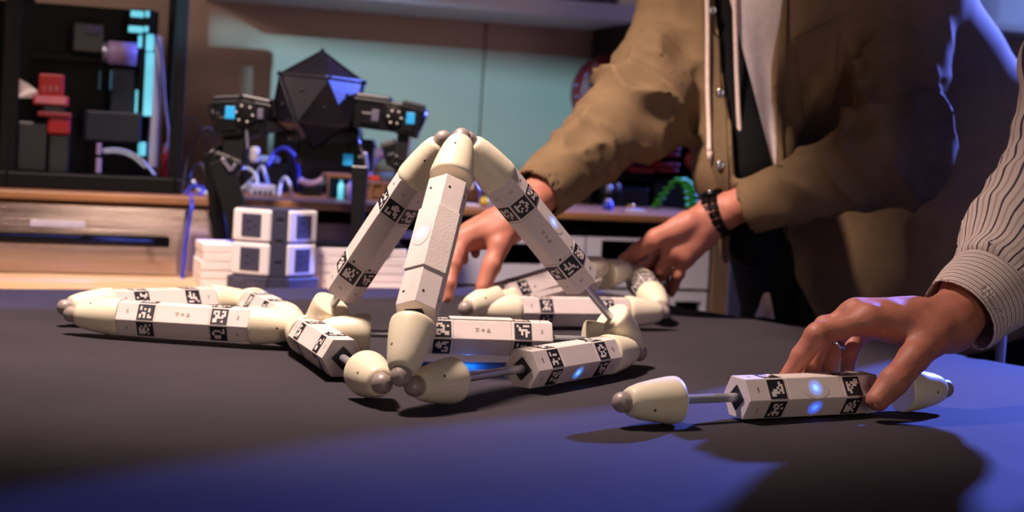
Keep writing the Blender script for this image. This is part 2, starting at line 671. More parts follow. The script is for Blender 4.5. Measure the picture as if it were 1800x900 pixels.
CC = isect(FE0, FE1, RE0, RE1)
fdir = (FE0 - FE1).normalized()
rdir = (RE1 - RE0).normalized()
FL, NR = CC + fdir * 1.5, CC + rdir * 1.72
NL = FL + rdir * 1.72
NU, NV = 110, 110
rng = random.Random(4)
cv, cf = [], []


def cloth_z(p, s, t):
    z = 0.0012 * math.sin(p.x * 9 + 3 * math.sin(p.y * 4)) + 0.0008 * math.sin(p.y * 23 + 2 * math.sin(p.x * 5)) 
    z += 0.0009 * math.exp(-((s - 0.36 - 0.05 * math.sin(t * 9)) / 0.012) ** 2)
    z += 0.0045 * math.exp(-((t - 0.035 - 0.01 * math.sin(s * 14)) / 0.012) ** 2) * (0.3 + 0.7 * max(0, math.sin(s * 7 - 0.6)) ** 2)
    return z


for i in range(NU + 1):
    for j in range(NV + 1):
        s, t = i / NU, j / NV           # s along the far edge from the corner, t along the right edge
        p = CC + (FL - CC) * s + (NR - CC) * t
        e = min(s, t, 1 - s, 1 - t)
        cv.append((p.x, p.y, 0.7525 + cloth_z(p, s, t) - 0.003 * math.exp(-e * 160)))
for i in range(NU):
    for j in range(NV):
        a = i * (NV + 1) + j
        cf.append((a, a + 1, a + NV + 2, a + NV + 1))
# hanging edges
border = [i * (NV + 1) for i in range(NU + 1)] + [NU * (NV + 1) + j for j in range(1, NV + 1)] + \
         [i * (NV + 1) + NV for i in range(NU - 1, -1, -1)] + [j for j in range(NV - 1, 0, -1)]
cen = (CC + FL + NR + NL) / 4
prev = border
for lev in range(1, 6):
    cur = []
    for q, bi in enumerate(border):
        p = Vector(cv[bi])
        out = (p - cen)
        out.z = 0
        # push out perpendicular-ish with soft folds
        k = 0.004 + 0.0022 * lev * math.sin(q * 0.55)
        dn = out.normalized()
        cur.append(len(cv))
        cv.append((p.x + dn.x * k, p.y + dn.y * k, p.z - 0.045 * lev))
    m_ = len(border)
    for q in range(m_):
        cf.append((prev[q], prev[(q + 1) % m_], cur[(q + 1) % m_], cur[q]))
    prev = cur
me = bpy.data.meshes.new('tablecloth')
me.from_pydata(cv, [], cf)
me.materials.append(MT['cloth'])
for p_ in me.polygons:
    p_.use_smooth = True
bmt = bmesh.new()
bmt.from_mesh(me)
bmesh.ops.recalc_face_normals(bmt, faces=bmt.faces[:])
bmt.to_mesh(me)
bmt.free()
tag(new_obj('tablecloth', me), 'black cloth spread over the big table under the robot struts', 'tablecloth')

rz_t = math.atan2(-fdir.y, -fdir.x)
tm = Matrix.Translation(Vector((cen.x, cen.y, 0)))
wt = thing('work_table', 'big work table hidden under the black cloth', 'table', (cen.x, cen.y, 0))
m = MB()
poly = [((p - cen).x * 0.995, (p - cen).y * 0.995) for p in (CC, NR, NL, FL)]
m.prism(poly, 0.715, 0.7452)
m.obj('tabletop', MT['oak'], wt)
for p in (CC, NR, NL, FL):
    q = (p - cen) * 0.9
    m = MB()
    m.box((q.x, q.y, 0.3575), (0.05, 0.05, 0.715), 0.004)
    m.obj('leg', MT['blackm'], wt)

SIDE_Z = 0.738
# pale wooden side table between the cloth and the bench
e0, e1 = FE0 + (FE0 - FE1) * 0.55, FE1 + (FE0 - FE1).normalized() * 0.02
off = Vector((-(e1 - e0).y, (e1 - e0).x, 0)).normalized()
e0, e1 = e0 + off * 0.02, e1 + off * 0.02
bf0, bf1 = RM @ Vector((-1.5, -0.012, 0)), RM @ Vector((1.0, -0.012, 0))
b0 = isect(e0, e0 + off, bf0, bf1)
b1 = isect(e1, e1 + off, bf0, bf1)
if (b1 - e1).dot(off) < 0.05:
    b1 = e1 + off * 0.05
mid = (e0 + e1 + b0 + b1) / 4
sdt = thing('side_table', 'pale wooden table top between the black cloth and the steel cabinet', 'table', (mid.x, mid.y, 0))
m = MB()
m.prism([((p - mid).x, (p - mid).y) for p in (e0, e1, b1, b0)], 0.712, SIDE_Z)
o = m.obj('tabletop', MT['birch'], sdt)
for p in (e0, e1, b1, b0):
    q = (p - mid) * 0.86
    m = MB()
    m.box((q.x, q.y, 0.356), (0.045, 0.045, 0.712), 0.004)
    m.obj('leg', MT['tan'], sdt)

# ------------------------------------------------------------------ bench along the wall
u_left = -1.7
u_tan0, u_tan1 = W(1242, 480, 0.02).x, W(1276, 480, 0.02).x
u_steel = W(402, 420, 0.0).x
m = MB()
m.box(((u_left + u_tan1) / 2, 0.29, BENCH_Z - 0.007), (u_tan1 - u_left, 0.62, 0.014), 0.003)
o = m.obj('worktop', MT['oak'], mw=RM.copy())
tag(o, 'long oak worktop running along the back wall under the clutter', 'worktop')

# stainless drawer cabinet
cu0, cu1 = u_left + 0.02, u_steel
dc = rthing('drawer_cabinet', 'stainless steel drawer cabinet under the left end of the worktop', 'cabinet', (cu0 + cu1) / 2, 0, 0)
hw = (cu1 - cu0) / 2
m = MB()
m.box((0, 0.3, 0.43), (2 * hw, 0.56, 0.84), 0.004)
m.obj('carcass', MT['brushed'], dc)
zb = BENCH_Z - 0.018
us = [-hw, hw - 1.0 if hw > 0.6 else 0, hw]
for zi, (za, zc) in enumerate(((0.62, zb), (0.34, 0.612), (0.06, 0.332))):
    m = MB()
    m.box((0, 0.008, (za + zc) / 2), (2 * hw - 0.006, 0.022, zc - za), 0.004)
    d = m.obj('drawer', MT['brushed'], dc)
    hz = W(150, 421, -0.03).z if zi == 0 else (za + zc) / 2
    hu1 = W(297, 421, -0.03).x - (cu0 + cu1) / 2
    m = MB()
    m.cyl((-hw + 0.1, -0.036, hz), (hu1, -0.036, hz), 0.0085, 14)
    for ux in (-hw + 0.16, hu1 - 0.03):
        m.cyl((ux, -0.036, hz), (ux, 0.0, hz), 0.006, 10)
    m.obj('handle', MT['blackm'], d)
    if zi == 0:
        lu0, lu1, lz0, lz1 = rect(53, 388, 150, 399, -0.004)
        m = MB()
        m.box(((lu0 + lu1) / 2 - (cu0 + cu1) / 2, -0.005, (lz0 + lz1) / 2), (lu1 - lu0, 0.004, lz1 - lz0), 0.001)
        m.obj('label_plate', mat('pale_label', (196, 190, 214), 0.5), d)

# white cabinets with cut-out openings
wu_a, wu_b = u_steel + 0.25, u_tan0 - 0.004
m = MB()
m.box(((u_steel + wu_a) / 2, 0.012, 0.42), (wu_a - u_steel - 0.004, 0.03, 0.83), 0.003)
tag(m.obj('filler_panel', MT['tan'], mw=RM.copy()), 'tan wooden filler panel between steel and white cabinets', 'panel')


def plate(m, u0, u1, z0, z1, holes, v0, th):
    us_ = sorted({u0, u1, *[h[0] for h in holes], *[h[1] for h in holes]})
    zs_ = sorted({z0, z1, *[h[2] for h in holes], *[h[3] for h in holes]})
    for ua, ub in zip(us_[:-1], us_[1:]):
        for za, zc in zip(zs_[:-1], zs_[1:]):
            cu, cz = (ua + ub) / 2, (za + zc) / 2
            if any(h[0] < cu < h[1] and h[2] < cz < h[3] for h in holes):
                continue
            m.box((cu, v0 + th / 2, cz), (ub - ua, th, zc - za))


holes = [rect(594, 406, 640, 424, 0), rect(700, 420, 770, 460, 0), rect(884, 428, 958, 466, 0), rect(1056, 424, 1172, 486, 0), rect(1186, 530, 1234, 552, 0)]
splits = [wu_a, W(690, 430, 0).x, W(868, 430, 0).x, W(1030, 430, 0).x, W(1182, 430, 0).x, wu_b]
for i in range(5):
    a, b = splits[i] + 0.002, splits[i + 1] - 0.002
    names = ['behind the leg of the black robot', 'behind the pyramid of struts', 'behind the left hand of the jacket wearer',
             'with a large dark opening between both hands', 'narrow, with a low slot beside the tan end panel']
    c = rthing('white_cabinet', 'white laminate cabinet under the worktop, ' + names[i], 'cabinet', (a + b) / 2, 0, 0, 'white cabinets under the worktop')
    cu = (a + b) / 2
    m = MB()
    w2 = (b - a) / 2
    m.box((0, 0.55, 0.42), (2 * w2, 0.012, 0.84))
    m.box((-w2 + 0.006, 0.29, 0.42), (0.012, 0.52, 0.84))
    m.box((w2 - 0.006, 0.29, 0.42), (0.012, 0.52, 0.84))
    m.box((0, 0.29, 0.03), (2 * w2, 0.52, 0.02))
    m.obj('carcass', MT['blackp'], c)
    hh = [h for h in holes if a <= (h[0] + h[1]) / 2 <= b]
    hh = [(max(h[0] - cu, -w2 + 0.01), min(h[1] - cu, w2 - 0.01), h[2], h[3]) for h in hh]
    zs = W(1100, 508, 0).z
    topz = BENCH_Z - 0.045
    m = MB()
    plate(m, -w2, w2, zs + 0.003, topz, [h for h in hh if h[2] > zs], 0, 0.02)
    m.obj('door', MT['whitelam'], c)
    m = MB()
    plate(m, -w2, w2, 0.08, zs - 0.003, [h for h in hh if h[3] < zs], 0, 0.02)
    m.obj('drawer', MT['whitelam'], c)
m = MB()
m.box(((u_tan0 + u_tan1) / 2, 0.29, (BENCH_Z - 0.026) / 2), (u_tan1 - u_tan0 - 0.002, 0.58, BENCH_Z - 0.026), 0.003)
tag(m.obj('end_panel', MT['tan'], mw=RM.copy()), 'tan wooden end panel closing the right end of the bench', 'panel')

# wall cupboard with an open front above
SH_V = 0.30
sh = W(1128, 40, SH_V)
su0 = W(358, 20, WALL_V).x
su1 = sh.x
zb0 = sh.z
cup = rthing('wall_cupboard', 'white open wall cupboard hanging above the workbench', 'cupboard', (su0 + su1) / 2, SH_V, zb0)
hw = (su1 - su0) / 2
dv = WALL_V - SH_V
bt = 0.034
m = MB()
m.box((0, dv / 2, bt / 2), (2 * hw, dv, bt), 0.002)
m.obj('bottom_board', MT['whitelam'], cup)
for s in (-1, 1):
    m = MB()
    m.box((s * (hw - 0.012), dv / 2, bt + 0.25), (0.024, dv, 0.5), 0.002)
    m.obj('side_board', MT['whitelam'], cup)
m = MB()
m.box((0, dv - 0.006, bt + 0.25), (2 * hw - 0.05, 0.01, 0.5))
m.obj('back_board', MT['whitelam'], cup)
m = MB()
m.box((0, dv / 2, bt + 0.512), (2 * hw, dv, 0.024), 0.002)
m.obj('top_board', MT['whitelam'], cup)
for du in (W(930, 5, SH_V).x - (su0 + su1) / 2,):
    m = MB()
    m.box((du, dv / 2, bt + 0.25), (0.016, dv - 0.02, 0.5))
    m.obj('divider', MT['whitelam'], cup)
for (x0, x1, hgt, mt_, kind, lab, cat) in (
        (962, 984, 0.10, 'red', 'box', 'red carton standing in the wall cupboard', 'box'),
        (988, 1008, 0.12, 'blue', 'box', 'blue carton standing in the wall cupboard', 'box'),
        (1011, 1034, 0.09, 'blackp', 'box', 'black carton standing in the wall cupboard', 'box'),
        (1058, 1074, 0.13, 'white', 'bottle', 'white bottle standing near the right end of the wall cupboard', 'bottle'),
        (780, 860, 0.08, 'wireg', 'box', 'long grey carton lying in the wall cupboard', 'box')):
    p0, p1 = W(x0, 8, SH_V + 0.12), W(x1, 8, SH_V + 0.12)
    wd = p1.x - p0.x
    c = rthing('storage_' + kind if kind == 'box' else kind, lab, cat, (p0.x + p1.x) / 2, SH_V + 0.12, zb0 + bt)
    m = MB()
    if kind == 'box':
        m.box((0, 0.03, hgt / 2), (wd, 0.12, hgt), 0.003)
        m.obj('carton', MT[mt_], c)
        m = MB()
        m.box((0, 0.03, hgt + 0.004), (wd + 0.003, 0.123, 0.008), 0.001)
        m.obj('lid', MT[mt_], c)
    else:
        m.lathe([(0, 0), (wd / 2, 0), (wd / 2, 0.08), (wd / 5, 0.1), (wd / 5, 0.12), (0, 0.12)], 16)
        m.obj('body', MT[mt_], c)
        m = MB()
        m.lathe([(0, 0.12), (wd / 4, 0.12), (wd / 4, 0.138), (0, 0.138)], 16)
        m.obj('cap', MT['blue'], c)
m = MB()
bu = W(1131, 20, SH_V).x
m.box((bu + 0.13, SH_V + 0.16, zb0 + 0.2), (0.24, 0.3, 0.62), 0.004)
m.mi = 0
tag(m.obj('black_wall_box', MT['blackp'], mw=RM.copy()), 'black box mounted beside the right end of the white wall cupboard', 'box')

# ------------------------------------------------------------------ the robot struts
HEX_R, BODY_L, CONE_L, TIP_OFF = 0.0212, 0.152, 0.050, 0.0060
L0 = BODY_L + 2 * (CONE_L + TIP_OFF)
FLAT = HEX_R * math.cos(math.pi / 6)


def make_hex():
    m = MB()
    poly = [(HEX_R * math.cos(math.radians(60 * k)), HEX_R * math.sin(math.radians(60 * k))) for k in range(6)]
    # three printed shells with fine joints between them
    z0 = -BODY_L / 2
    m.prism(poly, z0, z0 + 0.0445, bev=0.0007)
    m.prism([(x * 0.996, y * 0.996) for x, y in poly], z0 + 0.0449, z0 + BODY_L - 0.0449, bev=0.0006)
    m.prism(poly, z0 + BODY_L - 0.0445, z0 + BODY_L, bev=0.0007)
    m.prism([(x * 0.95, y * 0.95) for x, y in poly], z0 + 0.044, z0 + BODY_L - 0.044)
    return m.mesh('hex_body', MT['body'], smooth=12)


def make_cone():
    m = MB()
    m.lathe([(0, 0), (0.0203, 0), (0.0211, 0.001), (0.0213, 0.004), (0.0211, 0.008), (0.0190, 0.023), (0.0160, 0.039), (0.0134, 0.047),
             (0.0118, 0.050), (0.0088, 0.051), (0, 0.051)], 36)
    return m.mesh('end_cone', MT['cone'], smooth=50)


def make_tip():
    m = MB()
    r = 0.0092
    pr = [(0, -0.008), (r, -0.008)] + [(r * math.cos(a), r * math.sin(a)) for a in [math.radians(x) for x in range(0, 90, 15)]] + [(0, r)]
    m.lathe(pr, 24)
    return m.mesh('magnet_tip', MT['tip'], smooth=60)


def make_tag(seed):
    """a printed square: black ground with light cells (6 x 6)"""
    r = random.Random(seed)
    m = MB()
    S = 0.0186
    m.mi = 0
    m.box((0, 0, 0.00015), (S, S, 0.0003))
    m.mi = 1
    c = S / 8
    for i in range(6):
        run = None
        for j in range(7):
            on = j < 6 and r.random() < 0.45
            if on and run is None:
                run = j
            if not on and run is not None:
                m.box(((i - 2.5) * c, ((run + j - 1) / 2 - 2.5) * c, 0.0004), (c * 1.02, c * (j - run), 0.0003))
                run = None
    return m.mesh('fiducial_tag', MT['ink'], MT['paperwhite'])


def make_text(s):
    cu = bpy.data.curves.new('digits', 'FONT')
    cu.body = s
    cu.size = 0.0033
    cu.align_x = 'CENTER'
    cu.align_y = 'CENTER'
    cu.extrude = 0.00005
    cu.resolution_u = 2
    ob = bpy.data.objects.new('digits', cu)
    COL.objects.link(ob)
    bpy.context.view_layer.update()
    me = bpy.data.meshes.new_from_object(ob.evaluated_get(bpy.context.evaluated_depsgraph_get()))
    bpy.data.objects.remove(ob)
    me.materials.clear()
    me.materials.append(MT['slate'])
    me.name = 'printed_number'
    return me


def make_cover(rough):
    """raised battery cover wrapped over two faces of the hexagon"""
    m = MB()
    t = 0.0016
    ang = [math.radians(a) for a in (0.5, 60, 119.5)]
    R = HEX_R + 0.0004
    inn = [(R * 0.985 * math.cos(a), R * 0.985 * math.sin(a)) for a in ang]
    out = [((R + t) * math.cos(a), (R + t) * math.sin(a)) for a in ang]
    m.prism(inn + out[::-1], -0.036, 0.036, bev=0.0005)
    me_ = m.mesh('battery_cover', MT['body'], MT['cover'])
    for p in me_.polygons:                       # the face away from the lamp window is textured
        if math.degrees(math.atan2(p.center.y, p.center.x)) > 60:
            p.material_index = 1
    return me_


def make_flat_cover():
    m = MB()
    m.box((0, FLAT + 0.0008, 0), (HEX_R * 0.92, 0.0022, 0.068), 0.0006)
    return m.mesh('battery_cover', MT['body'])


def make_led(bright):
    m = MB()
    m.bm.faces.new([m.bm.verts.new((0.0105 * math.cos(2 * math.pi * i / 24), 0.0152 * math.sin(2 * math.pi * i / 24), 0.00003)) for i in range(24)])
    return m.mesh('status_light', MT['ledbright' if bright else 'led'])


def make_socket():
    m = MB()
    m.box((0, 0, 0.0006), (0.0165, 0.0165, 0.0016), 0.0003)
    return m.mesh('rod_socket', MT['dark'])


def make_hole():
    m = MB()
    m.lathe([(0, 0.0002), (0.0013, 0.0002), (0.0013, -0.001), (0, -0.001)], 12)
    return m.mesh('screw_hole', MT['dark'])


ME_HEX, ME_CONE, ME_TIP = make_hex(), make_cone(), make_tip()
ME_TAGS = [make_tag(s) for s in range(31, 41)]
ME_NUM = {s: make_text(s) for s in ('270', '156', '344')}
ME_COVER_R, ME_COVER_F = make_cover(True), make_flat_cover()
ME_LEDF = make_led(True)
ME_LEDF.materials[0] = MT['ledfloor']
ME_LED, ME_LEDB, ME_SOCK, ME_HOLE = make_led(False), make_led(True), make_socket(), make_hole()
def make_blobs():
    m = MB()
    for k in (-1, 0, 1):
        m.box((0, k * 0.0062, 0.0001), (0.0036, 0.0032 if k else 0.0016, 0.0003))
        m.box((0.0018 * k, k * 0.0062, 0.0001), (0.0012, 0.0044, 0.0003))
    return m.mesh('faded_print', MT['faded'])


ME_BLOB = make_blobs()


def face_mw(k, z, rot=0.0):
    """local matrix lying on hexagon face k (0..5), at axial place z: local z = outward, local y = along the strut"""
    a = math.radians(60 * k + 30)
    n = Vector((math.cos(a), math.sin(a), 0))
    y = Vector((0, 0, 1))
    x = y.cross(n)
    mm = Matrix((x, y, n)).transposed().to_4x4()
    mm.translation = n * (FLAT + 0.0001) + Vector((0, 0, z))
    return mm @ Matrix.Rotation(rot, 4, 'Z')


def strut(A, B, label, fa=0.5, up_hint=(0, 0, 1), roll=0.0, tags=True, cover=None, led=None, number='270', seed=0, blob=None, axis_push=0.0, tag_faces=range(6)):
    A, B = Vector(A), Vector(B)
    L = (B - A).length
    ext = max(L - L0, 0.0)
    z = (B - A).normalized()
    uh = Vector(up_hint)
    y = (uh - z * uh.dot(z)).normalized()
    x = y.cross(z)
    mw = Matrix((x, y, z)).transposed().to_4x4()
    ea, eb = ext * fa, ext * (1 - fa)
    body_c = TIP_OFF + CONE_L + ea + BODY_L / 2
    if L < L0:
        body_c = L / 2
    mw.translation = A + z * body_c
    mw = mw @ Matrix.Rotation(math.radians(roll), 4, 'Z')
    root = thing('robot_strut', label, 'robot strut', mw=mw, group='modular robot struts on the black cloth')
    r = random.Random(seed)
    scale_z = min(1.0, (L - 2 * (CONE_L + TIP_OFF)) / BODY_L)
    body = new_obj('body', ME_HEX, root, Matrix.Diagonal((1, 1, scale_z, 1)))
    hb = BODY_L / 2 * scale_z
    for end, ex in ((-1, ea), (1, eb)):
        m4 = Matrix.Translation((0, 0, end * (hb + ex + 0.0002)))
        if end < 0:
            m4 = m4 @ Matrix.Rotation(math.pi, 4, 'X')
        m4 = m4 @ Matrix.Rotation(r.uniform(0, 6), 4, 'Z')
        c = new_obj('end_cone', ME_CONE, root, m4)
        new_obj('magnet_tip', ME_TIP, c, Matrix.Translation((0, 0, CONE_L + TIP_OFF)))
        for k in range(2):
            a = 2.2 + k * 3.0
            hole = Matrix.Rotation(a, 4, 'Z') @ Matrix.Translation((0.0171, 0, 0.032)) @ Matrix.Rotation(math.radians(78), 4, 'Y')
            new_obj('pin_hole', ME_HOLE, c, hole)
        if ex > 0.002:
            mb = MB()
            mb.cyl((0, 0, end * (hb - 0.004)), (0, 0, end * (hb + ex + 0.002)), 0.0042, 16)
            mb.obj('rod', MT['steel'], root, smooth=40)
            new_obj('rod_socket', ME_SOCK, root, Matrix.Translation((0, 0, end * hb)) @ Matrix.Rotation(0 if end > 0 else math.pi, 4, 'X') @ Matrix.Rotation(math.radians(45), 4, 'Z'))
    for end in (-1, 1):
        for k in range(6):
            if tags and k in tag_faces:
                new_obj('fiducial_tag', ME_TAGS[r.randrange(10)], root, face_mw(k, end * (hb - 0.0325), r.choice((0, math.pi / 2, math.pi, -math.pi / 2))))
                new_obj('printed_number', ME_NUM[number], root, face_mw(k, end * (hb - 0.012), 0 if end > 0 else math.pi))
            elif not tags:
                new_obj('screw_hole', ME_HOLE, root, face_mw(k, end * (hb - 0.014)) @ Matrix.Translation((-0.005, 0, 0)))
    if cover == 'rough':
        new_obj('battery_cover', ME_COVER_R, root)
    elif cover == 'flat':
        new_obj('battery_cover', ME_COVER_F, root)
    for k, dz, bright in (led or []):
        lo_ = new_obj('status_light', ME_LEDF if bright == 2 else ME_LEDB if bright else ME_LED, root, face_mw(k, dz) @ Matrix.Translation((0, 0, 0.002 if cover == 'rough' else 0.0)))
        lo_['label'] = 'glowing blue status light'
    if blob is not None:
        for k in blob:
            new_obj('faded_print', ME_BLOB, root, face_mw(k, 0.0) @ Matrix.Translation((0, 0, -0.0002)))
    new_obj('screw_hole', ME_HOLE, root, face_mw(0, 0.03) @ Matrix.Translation((0.004, 0, 0.0006)))
    new_obj('screw_hole', ME_HOLE, root, face_mw(1, 0.03) @ Matrix.Translation((0.004, 0, 0.0006)))
    return root


TZ = 0.7752          # height of a lying strut's axis
# --- the pyramid (six struts meeting in four corners)
V_f4, V_f6, V_f1 = G(672, 674, TZ), G(728, 679, TZ), Q(704, 661, 1.285)
apex1, apex2, apex3 = Q(811, 241, 1.475), Q(779, 245, 1.51), Q(822, 246, 1.515)
V_l2 = Q(540, 603, 1.60)
V_r3 = Q(1123, 620, 1.625)
strut(V_f1, apex1, 'upright front strut of the pyramid, plain faces with rough cover and blue glow', 0.5, (-0.12, -1, 0.2), 30, tags=False, cover='rough', led=[(0, 0.004, True)], seed=1)
strut(apex2, V_l2, 'left leaning strut of the pyramid, rod showing above the low left cone', 0.0, (0.15, -1, 0), 14, seed=2, number='156')
strut(apex3, V_r3, 'right leaning strut of the pyramid, long rod at its lower end', 0.0, (-0.1, -1, 0.2), 0, seed=3, led=[(0, -0.004, False)], blob=[1])
strut(G(520, 577, TZ), V_f4, 'short looking strut along the left foot of the pyramid, seen end on', 0.0, (0, 0, 1), 0, seed=4)
strut(G(556, 583, TZ + 0.008), G(1116, 600, TZ + 0.008), 'rear foot strut of the pyramid with rods out at both ends', 0.52, (0, 0, 1), 0, cover='flat', led=[(4, -0.014, 2)], seed=5, blob=[0, 2], tag_faces=(0, 1, 2, 3, 4, 5))
strut(V_f6, G(1113, 616, TZ), 'front right foot strut of the pyramid with one long bare rod', 1.0, (0, 0, 1), 0, led=[(3, 0.0, False)], seed=6)
# --- flat triangle on the left
strut(G(126, 552, TZ), G(530, 577, TZ), 'front strut of the flat triangle lying at the left', 0.3, (0, 0, 1), 0, seed=7, blob=[0, 2])
strut(G(114, 540, TZ), G(440, 529, TZ), 'rear strut of the flat triangle at the left, behind its front strut', 0.3, (0, 0, 1), 0, seed=8, blob=[1])
strut(G(428, 527, TZ), G(522, 574, TZ), 'short looking strut closing the right end of the left triangle', 0.5, (0, 0, 1), 0, seed=9)
# --- struts held at the back
VL = G(838, 546, TZ)
VR = G(1166, 549, TZ)
strut(VL, VR, 'front strut of the group handled by the jacket wearer, lying on the cloth', 0.4, (0, 0, 1), 0, seed=10)
strut(G(846, 541, TZ + 0.004), Q(1104, 472, 2.13), 'slanting middle strut raised from the cloth between the two gripping hands', 0.4, (0, 0, 1), 0, seed=11, tags=False)
strut(Q(1110, 476, 2.17), G(1163, 543, TZ), 'short looking strut gripped by the hand with the ring and watch', 0.5, (0, 0, 1), 0, seed=12)
strut(G(818, 542, TZ + 0.004), Q(1064, 466, 2.09), 'rear strut held by the fingers of the bare hand, its cone end towards us', 0.3, (0, 0, 1), 0, seed=13)
# --- the strut under the striped sleeve's hand
RA, RB = G(1094, 707, TZ - 0.002), G(1660, 683, TZ)
strut(RA, RB, 'single strut at the right under the hand of the striped sleeve', 0.62, (0, 0, 1), 0, led=[(3, 0.001, True), (2, 0.0005, False)], seed=14, number='344')

# ------------------------------------------------------------------ things on the side table
class RT:
    """a thing standing in the room frame, its parts measured on the photograph at a plane v"""

    def __init__(self, name, label, cat, x, y, v, group=None, z=None):
        p = W(x, y, v)
        self.o = Vector((p.x, v, p.z if z is None else z))
        self.t = rthing(name, label, cat, self.o.x, self.o.y, self.o.z, group)

    def b(self, m, x0, y0, x1, y1, v, d, bev=0.0):
        u0, u1, z0, z1 = rect(x0, y0, x1, y1, v)
        if abs(self.o.z - BENCH_Z) < 1e-6 and abs(z0 - BENCH_Z) < 0.02:
            z0 = BENCH_Z                          # stands on the worktop
        m.box(Vector(((u0 + u1) / 2, v + d / 2, (z0 + z1) / 2)) - self.o, (u1 - u0, d, z1 - z0), bev)
        return m

    def p(self, x, y, v):
        return W(x, y, v) - self.o

    def part(self, name, mat_, x0, y0, x1, y1, v, d, bev=0.003, parent=None):
        m = MB()
        self.b(m, x0, y0, x1, y1, v, d, bev)
        return m.obj(name, mat_, parent or self.t)


# stack of white paper
sp0, sp1 = Q(357, 430, 2.30), Q(716, 438, 2.41)
d2 = (sp1 - sp0)
d2.z = 0
SW = d2.length
SROT = math.atan2(d2.y, d2.x)
s_top = (sp0.z + sp1.z) / 2
pst = thing('paper_stack', 'low stack of white paper bundles behind the tower of sockets, under the black robot', 'paper',
            ((sp0.x + sp1.x) / 2, (sp0.y + sp1.y) / 2, SIDE_Z), None, SROT)
n_b = 5
hb_ = (s_top - SIDE_Z) / n_b
rr = random.Random(8)
for k in range(n_b):
    m = MB()
    m.box((rr.uniform(-0.0015, 0.0015), 0.048 + rr.uniform(-0.001, 0.001), hb_ * (k + 0.5)), (SW, 0.096, hb_ - 0.0006), 0.0012)
    m.obj('bundle', MT['paper'], pst)
SMW = Matrix.Translation(Vector(((sp0.x + sp1.x) / 2, (sp0.y + sp1.y) / 2, s_top))) @ Matrix.Rotation(SROT, 4, 'Z')
m = MB()
m.box((SW * 0.12, 0.046, 0.003), (SW * 0.74, 0.088, 0.006), 0.001)
tag(m.obj('tray', MT['blackp'], mw=SMW), 'flat black tray lying on the white paper stack under the robot feet', 'tray')

# tower of sockets
TY = 2.285
tb = Q(477, 492, TY)
tw = thing('socket_tower', 'white and grey tower of power sockets at the far edge of the cloth', 'power strip', (tb.x, tb.y, SIDE_Z))
z_a, z_b = Q(477, 487, TY).z - SIDE_Z, Q(477, 366, TY).z - SIDE_Z
hT = z_b - z_a
a1, a2, a3 = math.radians(-16), math.radians(18), math.radians(52)
w1, w2, w3 = 0.066, 0.026, 0.062
dirs = [Vector((math.cos(a), math.sin(a), 0)) for a in (a1, a2, a3)]
P0 = Vector((Q(407, 430, TY).x - tb.x, 0.0, 0))
P1 = P0 + dirs[0] * w1
P2 = P1 + dirs[1] * w2
P3 = P2 + dirs[2] * w3
back = [P3 + Vector((-0.02, 0.03, 0)), P0 + Vector((0.0, 0.05, 0))]
core = [(p.x, p.y) for p in (P0, P1, P2, P3, *back)]
c0 = sum((Vector((*p, 0)) for p in core), Vector()) / len(core)
m = MB()
m.prism([((Vector((*p, 0)) - c0) * 0.93 + c0)[:2] for p in core], z_a, z_b - 0.001, bev=0.0015)
m.obj('core', MT['slate'], tw)
for (pa, dr, wd) in ((P0, dirs[0], w1), (P2, dirs[2], w3)):
    nrm = Vector((dr.y, -dr.x, 0))
    for lev in range(2):
        cz = z_a + hT * (0.255 + 0.49 * lev)
        cpt = pa + dr * wd / 2
        mw = Matrix((dr, Vector((0, 0, 1)), nrm)).transposed().to_4x4()
        mw.translation = Vector((cpt.x, cpt.y, cz)) - nrm * 0.006
        m = MB()
        m.box((0, 0, 0), (wd * 0.98, hT * 0.475, 0.016), 0.0045, seg=3)
        fr = m.obj('socket_frame', MT['white'], tw, mw)
        m = MB()
        m.box((0, 0, 0.0082), (wd * 0.5, hT * 0.335, 0.0016), 0.0008)
        m.obj('socket_plate', MT['slate'], fr)
        m = MB()
        for (x, y, r_) in ((-0.004, 0.006, 0), (-0.004, -0.006, 0), (0.006, 0.0, 1)):
            if r_:
                m.cyl((x, y, 0.0085), (x, y, 0.0094), 0.002, 10)
            else:
                m.box((x, y, 0.009), (0.0062, 0.002, 0.001))
        m.obj('socket_slots', MT['ink'], fr)
nrm = Vector((dirs[1].y, -dirs[1].x, 0))
mwc = Matrix((dirs[1], Vector((0, 0, 1)), nrm)).transposed().to_4x4()
cpt = P1 + dirs[1] * w2 / 2
mwc.translation = Vector((cpt.x, cpt.y, (z_a + z_b) / 2)) - nrm * 0.004
m = MB()
m.box((0, 0, 0), (w2 * 0.97, hT * 0.99, 0.006), 0.0012)
colm = m.obj('usb_column', MT['slate'], tw, mwc)
for k in (-1, 0, 1):
    m = MB()
    m.box((0, k * hT * 0.31 + 0.005, 0.0031), (0.0115, 0.0045, 0.0012), 0.0003)
    m.obj('usb_port', MT['ink'], colm)
    m = MB()
    m.box((0, k * hT * 0.31 - 0.001, 0.0031), (0.0105, 0.001, 0.0006))
    m.obj('usb_mark', MT['wireg'], colm)
m = MB()
for (pa, dr, wd, o) in ((P0, dirs[0], w1, 0.004), (P2, dirs[2], w3, -0.004)):
    nrm = Vector((dr.y, -dr.x, 0))
    mw = Matrix((dr, Vector((0, 0, 1)), nrm)).transposed().to_4x4()
    q = pa + dr * wd / 2
    mw.translation = Vector((q.x, q.y, z_a / 2)) - nrm * 0.012
    m.box((-0.002 if o > 0 else 0.002, 0, 0), (wd * 1.04, z_a, 0.034), 0.002, mw)
m.prism([((Vector((*p, 0)) - c0) * 1.0 + c0)[:2] for p in core], 0, z_a, bev=0.001)
bs = m.obj('base', MT['slate'], tw)
m = MB()
nrm = Vector((dirs[0].y, -dirs[0].x, 0))
